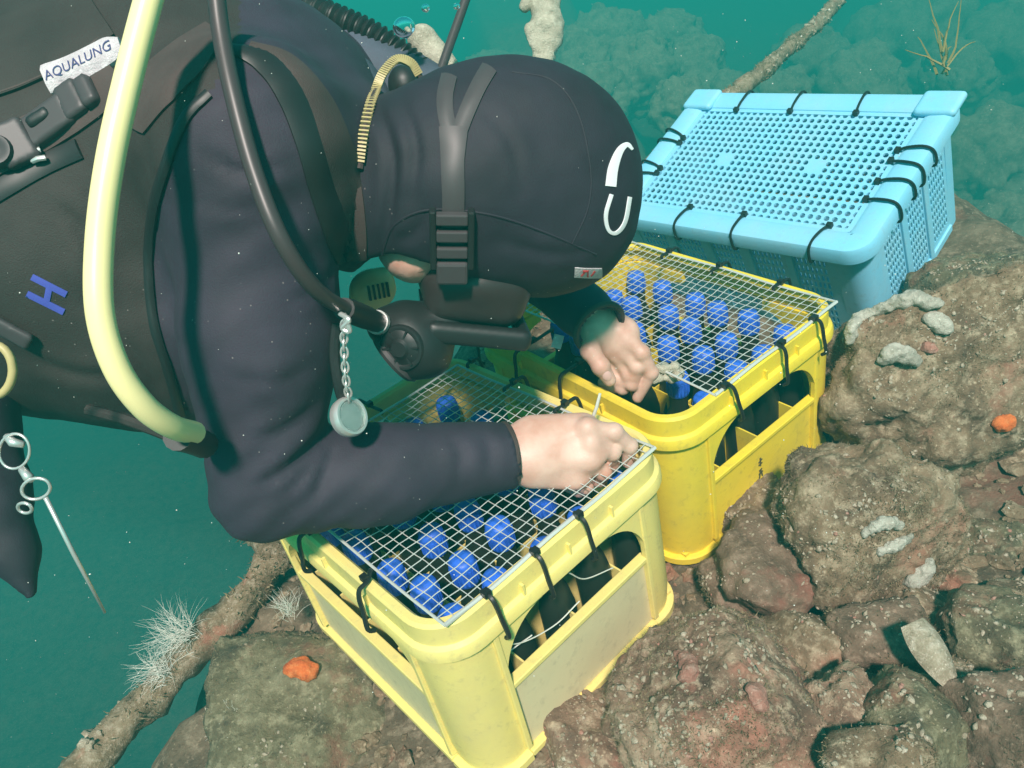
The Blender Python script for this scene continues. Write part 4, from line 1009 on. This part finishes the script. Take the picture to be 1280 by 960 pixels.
# buckles and clips on the chest
def lump(name, px, py, hs, ax, mat, parent, rad=.004, lift=.006, B=None):
    q, nn = hit(B or Ball, px, py)
    if q is None: return
    t = cdir((math.cos(ax), math.sin(ax), 0)); t = nrm(t - (t @ nn) * nn); b = np.cross(nn, t)
    S = SDF(q - max(hs) * 1.6 - .01, q + max(hs) * 1.6 + .01, .0025); S.rbox(q + nn * lift, [t, b, nn], hs, rad, .001); v, f = S.mesh(1)
    return dpart(name, mesh_np(name, v, f), mat, parent)
lump('side_release_buckle', 62, 158, (.030, .015, .007), -.55, M_RUBG, vest)
lump('buckle_tongue', 58, 152, (.012, .006, .010), -.55, M_RUB, vest)
lump('strap_keeper', 96, 128, (.012, .017, .006), -.5, M_RUBG, vest)
lump('strap_keeper', 22, 182, (.016, .020, .007), -.5, M_RUBG, vest)
lump('strap_keeper', 116, 118, (.008, .015, .007), -.5, M_RUBG, vest)
q, nn = hit(Ball, 5, 193)
if q is not None:
    u = nrm(np.cross(nn, [0, 0, 1])); dmb(MB().lathe([(.006, .012), (.009, .014), (.013, .014), (.014, .010), (.014, .0)], 20, q + nn * .003, [u, np.cross(nn, u), nn]), 'round_knob', M_RUBG, vest)
for px, py in ((55, 202), (47, 192)):
    q, nn = hit(Ball, px, py)
    if q is not None: u = nrm(np.cross(nn, [0, 0, 1])); dmb(MB().tube([q + nn * .008 - u * .006, q + nn * .010, q + nn * .008 + u * .006], .0026, 8), 'metal_pin', M_STEEL, vest)
# collar of the suit behind the neck with its yellow zip
dmb(MB().tube(spline([P(300, 55, 1.0), P(360, 60, .98), P(420, 80, .96), P(480, 106, .95), P(570, 160, .95)], 24), [.055] * 24, 20), 'far_shoulder', M_VESTG, vest)
dmb(MB().tube(spline([P(395, 100, .88), P(430, 100, .87), P(455, 130, .865), P(470, 180, .86), P(478, 230, .86)], 20), .034, 12), 'collar', M_VESTG, suit)
_zs = lambda x_, y_: (lambda h_: P(x_, y_, .8) if h_[0] is None else h_[0] + h_[1] * .003)(hit(Ball, x_, y_))
zp = spline([_zs(452, 212), _zs(457, 175), _zs(465, 135), P(471, 112, .765), P(480, 92, .77), P(496, 76, .79), P(514, 80, .80), P(526, 98, .81)], 60)
zo = dmb(MB().tube(zp, .0036, 8), 'zip', M_PANEL, suit)
mbz = MB()
for i in range(2, 58):
    a = zp[i]; t = nrm(zp[i + 1] - zp[i - 1]); v = nrm(np.cross(t, cdir((0, 0, 1)))); mbz.box(a + cdir((0, 0, -1)) * .003, (.0009, .0046, .0016), [t, v, np.cross(t, v)])
dmb(mbz, 'zip_teeth', M_ZIP, zo, False, None)
# solid black lump that paints in the shade of the collar's hollow
S = SDF(P(505, 110, .86) - .07, P(505, 110, .86) + .07, .004); S.ell(P(507, 108, .862), np.eye(3), (.020, .022, .024), .004); v, f = S.mesh(1); dpart('collar_hollow_shade', mesh_np('collar_hollow_shade', v, f), M_RUB, suit)
# corrugated inflator hose behind the shoulder
cp = spline([P(300, -25, .95), P(360, 0, .93), P(415, 22, .92), P(460, 42, .92), P(500, 68, .925), P(535, 98, .93)], 150)
dmb(MB().tube(cp, [.0165 + .0022 * math.sin(i * 1.15) for i in range(150)], 14), 'corrugated_hose', M_RUB, vest)
# thin hose rising behind the collar
dmb(MB().tube(spline([P(592, -30, .95), P(575, 20, .94), P(560, 62, .93), P(548, 98, .92), P(540, 125, .90)], 30), .0058, 10), 'thin_hose', M_HOSE, vest)
# pale gloved-looking valve end behind the collar
S = SDF(P(560, 70, .99) - .09, P(560, 70, .99) + .09, .004)
S.cone(P(528, 50, .985), P(548, 75, .985), .020, .018, .006); S.cone(P(545, 70, .985), P(575, 95, .985), .018, .010, .006); S.cone(P(560, 78, .985), P(588, 100, .985), .006, .004, .003); S.cone(P(552, 88, .985), P(580, 108, .985), .006, .004, .003)
v, f = S.mesh(1); dpart('pale_valve_cover', mesh_np('pale_valve_cover', v, f), M_PALE, vest)

# hanging gauge on its lanyard (held by the vest)
gz = P(436, 521, .715)
ga = cdir((.80, -.25, -.62)); gu = nrm(np.cross(ga, cdir((.45, .85, 0)))); gv = np.cross(ga, gu); GA = [gu, gv, ga]
g = empty('dive_gauge', Matrix.Translation(Vector(gz))); tag(g, 'small round metal rimmed gauge dangling from a chain above the front crate', 'gauge')
GI = g.matrix_world.inverted()
def gpart(mb, name, mat, smooth=True):
    me = mb.mesh(name); me.transform(GI); o = link(name, me, mat, g, smooth); me.set_sharp_from_angle(angle=R(40)); return o
gpart(MB().lathe([(.0, -.006), (.016, -.006), (.0185, -.005), (.0195, .0), (.0195, .003), (.0180, .006), (.0155, .006), (.0150, .003)], 32, gz, GA), 'housing', M_STEEL)
gpart(MB().lathe([(.0, .0038), (.0149, .0036), (.0149, .0030), (.0, .0030)], 32, gz, GA), 'dial', M_DIAL)
gpart(MB().lathe([(.0, .0076), (.009, .0072), (.0148, .0058), (.0148, .0046), (.0, .0046)], 32, gz, GA), 'glass', M_GLASS)
lp = spline([P(437, 500, .712), P(433, 478, .70), P(431, 450, .69), P(430, 420, .68), P(431, 396, .67)], 40)
for i in range(0, 39, 3):
    a, b = lp[i], lp[min(i + 3, 39)]; c = (a + b) / 2; t = nrm(b - a); s_ = nrm(np.cross(t, cdir((0, 0, 1)))) if (i // 3) % 2 else nrm(np.cross(t, cdir((1, 0, 0))))
    gpart(MB().tube([c + t * .0058 * math.cos(q) + s_ * .0032 * math.sin(q) for q in np.linspace(0, 2 * math.pi, 14, endpoint=False)], .0011, 6, True), 'chain_link', M_STEEL)
gpart(MB().tube(spline([P(425, 392, .67), P(436, 400, .665), P(428, 410, .67), P(437, 414, .67), P(432, 398, .665)], 26), .0024, 8), 'bolt_snap', M_STEEL)
gpart(MB().tube(spline([P(421, 405, .70), P(418, 440, .705), P(423, 480, .71), P(430, 505, .72)], 20), .0052, 8), 'lanyard', M_RUB)

# clip rings with a thin pointer rod hanging at the left edge
pr = empty('pointer_rod', Matrix.Translation(Vector(P(45, 605, .62)))); tag(pr, 'thin metal pointer rod hanging from clip rings at the left edge', 'pointer rod')
PI_ = pr.matrix_world.inverted()
def ppart(mb, name, mat):
    me = mb.mesh(name); me.transform(PI_); return link(name, me, mat, pr, True)
def ringpts(px, py, d, rx, ry, tilt=0, n=26):
    return [P(px + rx * math.cos(a) * math.cos(tilt) - ry * math.sin(a) * math.sin(tilt), py + rx * math.cos(a) * math.sin(tilt) + ry * math.sin(a) * math.cos(tilt), d + .004 * math.sin(a)) for a in np.linspace(0, 2 * math.pi, n, endpoint=False)]
ppart(MB().tube(ringpts(18, 564, .62, 19, 22, .2), .0012, 8, True), 'split_ring', M_STEEL)
ppart(MB().tube(ringpts(45, 611, .62, 18, 13, -.2), .0014, 8, True), 'split_ring', M_STEEL)
ppart(MB().tube(ringpts(31, 635, .62, 9, 6, .3), .0014, 8, True), 'small_ring', M_STEEL)
ppart(MB().tube([P(27, 586, .62), P(36, 597, .618), P(40, 602, .62)], [.003, .0042, .002], 8), 'swivel', M_STEEL)
ppart(MB().tube([P(8, 545, .62), P(16, 553, .618), P(30, 556, .62)], [.003, .004, .003], 8), 'swivel', M_STEEL)
ppart(MB().tube([P(57, 622, .62), P(92, 692, .64), P(131, 766, .665)], [.0019, .0019, .0012], 8), 'rod', M_STEEL)
# plastic D ring and pale corner of a pocket at the left edge
dmb(MB().tube(ringpts(-8, 463, .60, 24, 32, 0), .0034, 10, True), 'd_ring', M_ZIP, vest)
lump('pocket_corner', 14, 410, (.022, .009, .004), .75, M_RUBG, vest, .003, .006)
# dark strap end hanging below the belly
S = SDF(P(15, 650, .78) - .16, P(15, 650, .78) + .16, .005); S.cone(P(-30, 510, .80), P(-10, 620, .78), .042, .032, .02); S.cone(P(-10, 620, .78), P(12, 690, .775), .032, .022, .02); S.cone(P(12, 690, .775), P(38, 742, .77), .022, .006, .02)
v, f = S.mesh(1); N_ = vnormals(v, f); v = v + N_ * (.004 * fbm(v * 18, 3, 5))[:, None]; dpart('hanging_flap', mesh_np('hanging_flap', v, f), M_HOOD, vest)
# belly strap line
dmb(MB().tube(spline([P(110, 512, .74), P(150, 522, .735), P(195, 538, .73), P(240, 556, .72), P(258, 560, .72)], 30), .0060, 8), 'crotch_strap', M_VEST, vest)
# wet white tag near the left cuff
bevel(dmb(MB().box(P(697, 427, .975), (.0065, .009, .0012), [cdir((.95, .25, 0)), cdir((-.25, .95, .1)), nrm(np.cross(cdir((.95, .25, 0)), cdir((-.25, .95, .1))))]), 'sleeve_tag', M_PATCH, suit, False, None), .0006)
# spare yellow second stage on the yellow hose, hanging in the shade behind the arm
oc = P(466, 362, .93); S = SDF(oc - .06, oc + .06, .003); oa = cdir((.5, .2, -.8)); ob = nrm(np.cross(oa, cdir((.3, 1, 0)))); OA = [ob, np.cross(oa, ob), oa]
S.ell(oc, OA, (.030, .026, .020), .004); S.cone(oc, P(480, 344, .935), .014, .010, .008); S.cone(oc, P(448, 378, .93), .016, .012, .006)
v, f = S.mesh(1); sp = dpart('spare_second_stage', mesh_np('spare_second_stage', v, f), M_HOSEY, diver)
for k in range(5): dmb(MB().box(oc + oa * .0195 + OA[0] * (-.012 + .006 * k), (.0012, .009, .002), OA), 'vent_slot', M_RUB, sp, False, None)
# ------------------------------------------------------------------ rope, growth and drifting specks
def crusted_rope(name, label, pts, r0, seed, n=260, m=16):
    p = spline(pts, n); rs_ = np.random.default_rng(seed); mb = MB()
    T = np.gradient(p, axis=0); T /= np.linalg.norm(T, axis=1)[:, None]; u = nrm(np.cross(T[0], [0, 0, 1])); V = []; s = 0
    for i in range(n):
        if i: s += np.linalg.norm(p[i] - p[i - 1])
        u = nrm(u - (u @ T[i]) * T[i]); w_ = np.cross(T[i], u)
        a = np.linspace(0, 2 * math.pi, m, endpoint=False); d = np.cos(a)[:, None] * u + np.sin(a)[:, None] * w_
        q = p[i] + d * r0; rr = r0 * (1 + .10 * np.cos(3 * (a + s / r0 * .55)) + .30 * fbm(q / r0 * .55, 3, seed) + .16 * fbm(q / r0 * 1.9, 3, seed + 4))
        V.append(p[i] + d * rr[:, None])
    V = np.concatenate(V); ii = np.arange(n * m).reshape(n, m)
    F = np.stack([ii[:-1], np.roll(ii, -1, 1)[:-1], np.roll(ii, -1, 1)[1:], ii[1:]], -1).reshape(-1, 4)
    o = link(name, mesh_np(name, V, F), M_ROPE); tag(o, label, 'rope')
    tri = np.concatenate([F[:, :3], F[:, [0, 2, 3]]]); v, f = lumps(V, tri, None, 420, .002, .010, rs_, None, 2, .8)
    tag(link('shell_crust', mesh_np('shell_crust', v, f), M_SHELL, o), kind='stuff')
    v, f = turf(V, tri, 7000, rs_, nrm([0, -1, .6]), .003, .012); tag(link('turf_weed', mesh_np('turf_weed', v, f), M_TURF, o, False), kind='stuff'); return o
crusted_rope('crusted_rope', 'thick crusted mooring rope rising from lower left and reappearing behind the blue crate',
    [P(60, 1010, 1.0), P(130, 935, 1.04), P(240, 815, 1.12), P(345, 692, 1.2), np.array([-.50, 1.08, -.03]), np.array([-.20, 1.30, -.06]), np.array([.15, 1.62, -.04]), np.array([.42, 2.05, .0]), P(925, 112, 2.55), P(985, 62, 2.9), P(1040, 10, 3.3), P(1070, -30, 3.6)], .027, 8)

def strands(name, label, cat, root, dirs, n_, L, r_, mat, seed, curl=.5):
    rs_ = np.random.default_rng(seed); mb = MB()
    for k in range(n_):
        d = nrm(np.array(dirs) + rs_.normal(size=3) * .5); p = np.array(root) + rs_.normal(size=3) * L * .12; pts = [p]; c = rs_.normal(size=3) * curl
        for s in range(7): d = nrm(d + c * .22 + rs_.normal(size=3) * .10); pts.append(pts[-1] + d * L * rs_.uniform(.5, 1.2) / 7)
        mb.tube(pts, [r_ * (1 - .11 * i) for i in range(8)], 4)
    o = mb.build(name, mat, None, True, 80); tag(o, label, cat); return o
strands('hydroid', 'feathery white hydroid tuft growing on the left of the crusted rope', 'hydroid', P(232, 795, 1.09), cdir((-1, -.25, -.1)), 150, .07, .0004, M_HYD, 3)
strands('hydroid', 'smaller white hydroid tuft on the rope below the larger one', 'hydroid', P(205, 838, 1.07), cdir((-.9, -.1, -.1)), 90, .055, .0004, M_HYD, 4)
strands('hydroid', 'pale hydroid wisp on the ledge left of the front crate', 'hydroid', P(300, 905, 1.0), cdir((-.5, -.8, -.2)), 80, .05, .0004, M_HYD, 5)
strands('hydroid', 'pale hydroid wisp under the left corner of the front crate', 'hydroid', P(362, 765, 1.08), cdir((-.4, -.7, -.2)), 60, .04, .0004, M_HYD, 6)
strands('weed', 'thin yellow weed frond standing in the water at the upper right', 'weed', P(1178, 80, 3.0), cdir((-.05, -1, 0)), 9, .26, .006, M_KELP, 7, .25)

def on(B, px, py):
    r_ = nrm(ray(px, py)); q = B.ray_cast(Vector(CAM), Vector(r_)); return None if q[0] is None else (np.array(q[0]), np.array(q[1]))
def ridge(rk, path, r_, mat, name, label, cat, seed, flat=.7):
    """a fleshy ridge lying on a rock"""
    B = ROCKS[rk['label']]; q = [on(B, *a) for a in spline(path, 26)]; q = [x for x in q if x is not None]
    if len(q) < 4: return
    pts = [a + n_ * r_ * .35 for a, n_ in q]
    S = SDF(np.min(pts, 0) - 3 * r_, np.max(pts, 0) + 3 * r_, r_ * .28)
    rs_ = np.random.default_rng(seed)
    for i in range(len(pts) - 1):
        f = .55 + .45 * math.sin(math.pi * (i + .8) / len(pts)); S.cone(pts[i], pts[i + 1], r_ * f * rs_.uniform(.75, 1.2), r_ * f * rs_.uniform(.75, 1.2), r_ * .4)
    v, f = S.mesh(1); N_ = vnormals(v, f); v = v + N_ * (r_ * .30 * fbm(v / r_ * 1.1, 3, seed))[:, None]
    o = link(name, mesh_np(name, v, f), mat); tag(o, label, cat, 'sponges and crusts on the rocks'); return o
ridge(rA, [(1062, 425), (1075, 402), (1105, 385), (1140, 376), (1172, 380)], .0095, M_SPONGEG, 'sponge', 'long pale sponge ridge arching over the top of the largest boulder', 'sponge', 1)
ridge(rA, [(1103, 450), (1122, 440), (1148, 450)], .010, M_SPONGEG, 'sponge', 'short pale sponge in the upper middle of the largest boulder', 'sponge', 2)
ridge(rA, [(1158, 398), (1172, 402), (1182, 412)], .010, M_SPONGEG, 'sponge', 'small pale knob beside the right end of the long sponge ridge', 'sponge', 3)
ridge(rA, [(1125, 592), (1145, 600), (1165, 594)], .008, M_SPONGEG, 'sponge', 'pale crust along the lower lip of the largest boulder', 'sponge', 4)
ridge(rA, [(1246, 524), (1253, 529), (1262, 524)], .0085, M_ORANGE, 'orange_sponge', 'bright orange sponge patch low on the right of the largest boulder', 'sponge', 5)
ridge(rA, [(1155, 434), (1160, 436), (1166, 435)], .006, M_PINK, 'sponge', 'tiny salmon dot in the upper middle of the largest boulder', 'sponge', 6)
ridge(rB, [(1080, 668), (1094, 656), (1112, 652), (1126, 656)], .006, M_SPONGEG, 'sponge', 'thin curved pale ridge in the middle of the second boulder', 'sponge', 7)
ridge(rB, [(1098, 690), (1118, 681), (1138, 668)], .006, M_SPONGEG, 'sponge', 'straight pale ridge under the curved one on the second boulder', 'sponge', 8)
ridge(rB, [(1132, 730), (1150, 715), (1160, 702)], .009, M_SPONGEG, 'sponge', 'pale crust on the lower right edge of the second boulder', 'sponge', 9)
ridge(rC, [(938, 862), (945, 872), (950, 880)], .008, M_PINK, 'sponge', 'pink sponge knob on the right of the blocky boulder', 'sponge', 10)
ridge(rC, [(850, 820), (866, 836), (858, 850)], .008, M_PINK, 'sponge', 'reddish crust patch on the upper left of the blocky boulder', 'sponge', 11)
ridge(rG, [(362, 838), (376, 836), (392, 842)], .011, M_ORANGE, 'orange_sponge', 'orange red sponge on the ledge left of the front crate', 'sponge', 12)
B = ROCKS[rJ['label']]
ridge(rJ, [(1248, 440), (1262, 446), (1275, 455)], .013, M_SPONGEG, 'sponge', 'pale sponge on the greenish ledge at the right picture edge', 'sponge', 13)
q = P(1046, 850, .80)
S = SDF(q - .02, q + .02, .0014); S.ell(q, np.eye(3), (.006, .005, .007), .002); S.ell(q + [.004, 0, .004], np.eye(3), (.004, .004, .004), .002); v, f = S.mesh(1)
tag(link('orange_sponge', mesh_np('orange_sponge', v, f), M_ORANGE), 'tiny bright orange sponge in the gap right of the blocky boulder', 'sponge')
# upright shell
a, b = P(1140, 778, .775), P(1200, 872, .74); t = nrm(b - a); nn = nrm(cdir((.2, -.4, -1)) - (cdir((.2, -.4, -1)) @ t) * t); s_ = np.cross(t, nn); V = []; nL, nW = 26, 14
for lvl in (0, 1):
    for i in range(nL):
        f = i / (nL - 1); wd = .021 * (math.sin(math.pi * (.20 + .80 * f)) ** .8) * (1 - .25 * f) + .001
        for k in range(nW):
            g_ = k / (nW - 1) * 2 - 1; pp = a + t * f * np.linalg.norm(b - a) + s_ * wd * g_ + nn * (.013 * (1 - g_ * g_) * math.sin(math.pi * min(1, f + .1)) * (1 if lvl else -.3) + .0012 * math.sin(f * 60) * (1 - g_ * g_)); V.append(pp)
F = []
for lvl in (0, 1):
    for i in range(nL - 1):
        for k in range(nW - 1):
            o_ = lvl * nL * nW; qd = (o_ + i * nW + k, o_ + i * nW + k + 1, o_ + (i + 1) * nW + k + 1, o_ + (i + 1) * nW + k); F.append(qd if lvl else qd[::-1])
tag(MB().add(V, F).build('mussel_shell', M_SHELL, None, True, 60), 'upright grey shell stuck between the cobbles at lower right', 'shell')
# pale post of growth behind the hood
S = SDF(P(680, 30, 1.35) - .18, P(680, 30, 1.35) + .18, .006)
S.cone(P(683, -60, 1.35), P(684, 45, 1.35), .026, .028, .01); S.cone(P(684, 45, 1.35), P(680, 80, 1.35), .028, .018, .01); S.cone(P(664, 38, 1.34), P(668, 56, 1.34), .012, .010, .006); S.cone(P(668, -10, 1.34), P(655, 8, 1.34), .016, .010, .006)
v, f = S.mesh(1); N_ = vnormals(v, f); v = v + N_ * (.006 * fbm(v * 40, 3, 5))[:, None]
tag(link('crusted_post', mesh_np('crusted_post', v, f), M_PALE), 'pale crusted stalk hanging in the water just above the hood', 'growth')
# frayed scrap at the left fingertips
S = SDF(P(835, 465, 1.0) - .05, P(835, 465, 1.0) + .05, .0022); rs = np.random.default_rng(12)
for k in range(16): c = P(rs.uniform(818, 851), rs.uniform(455, 474), 1.0 + rs.uniform(-.006, .006)); S.ell(c, np.eye(3), (rs.uniform(.004, .008),) * 3, .003)
v, f = S.mesh(1); N_ = vnormals(v, f); v = v + N_ * (.002 * fbm(v * 120, 3, 5))[:, None]
tag(link('rope_scrap', mesh_np('rope_scrap', v, f), M_PALE), 'small pale frayed scrap held at the fingertips of the left hand', 'scrap')
# tie tail standing up beside the right hand
o = MB().tube([P(741, 522, .885), P(746, 508, .875), P(750, 492, .868)], [.0022, .0022, .0018], 6).build('tie_tail', M_LINE, None, True, 60); tag(o, 'pale loose tie end standing up beside the right hand', 'cable tie')
# air bubbles above the shoulder
for px, py, r_, lb in ((505, 34, .013, 'large air bubble above the collar'), (532, 10, .005, 'small air bubble right of the large one'), (571, 8, .004, 'tiny air bubble near the thin hose at the top edge')):
    me = MB().lathe([(.0, -r_)] + [(r_ * math.cos(R(x)), r_ * .86 * math.sin(R(x))) for x in range(-75, 90, 15)] + [(.0, r_ * .86)], 20).mesh('air_bubble'); o = link('air_bubble', me, M_BUB); o.location = P(px, py, .86); tag(o, lb, 'bubble', 'air bubbles')
# specks adrift
vv = []; ff = []; off = 0; D1, F1 = ico(1); rs = np.random.default_rng(40)
for i in range(1500):
    d = rs.uniform(.35, 3.0); c = P(rs.uniform(-20, 1300), rs.uniform(-20, 980), d); s = .00022 + .0009 * rs.random() ** 5 * d
    vv.append(D1 * s * rs.uniform(.5, 1.4, 3) + c); ff.append(F1 + off); off += len(D1)
tag(link('marine_snow', mesh_np('marine_snow', np.concatenate(vv), np.concatenate(ff)), M_SPECK), 'tiny pale specks drifting in the water', 'specks', kind='stuff')
# ------------------------------------------------------------------ the water itself, and what drifts in it
hz = bpy.data.materials.new('water'); hz.use_nodes = True; t = hz.node_tree
t.nodes.remove(t.nodes['Principled BSDF'])
pv = t.nodes.new('ShaderNodeVolumePrincipled'); t.links.new(pv.outputs[0], t.nodes['Material Output'].inputs['Volume'])
pv.inputs['Color'].default_value = (.03, .60, .52, 1); pv.inputs['Absorption Color'].default_value = (0, 0, 0, 1)
pv.inputs['Density'].default_value = .115; pv.inputs['Anisotropy'].default_value = .0
hz.cycles.homogeneous_volume = True
o = MB().box((0, 19.2, -3.0), (60.5, 42, 5.0)).build('haze', hz); tag(o, 'green sea water around everything', 'water', kind='stuff')
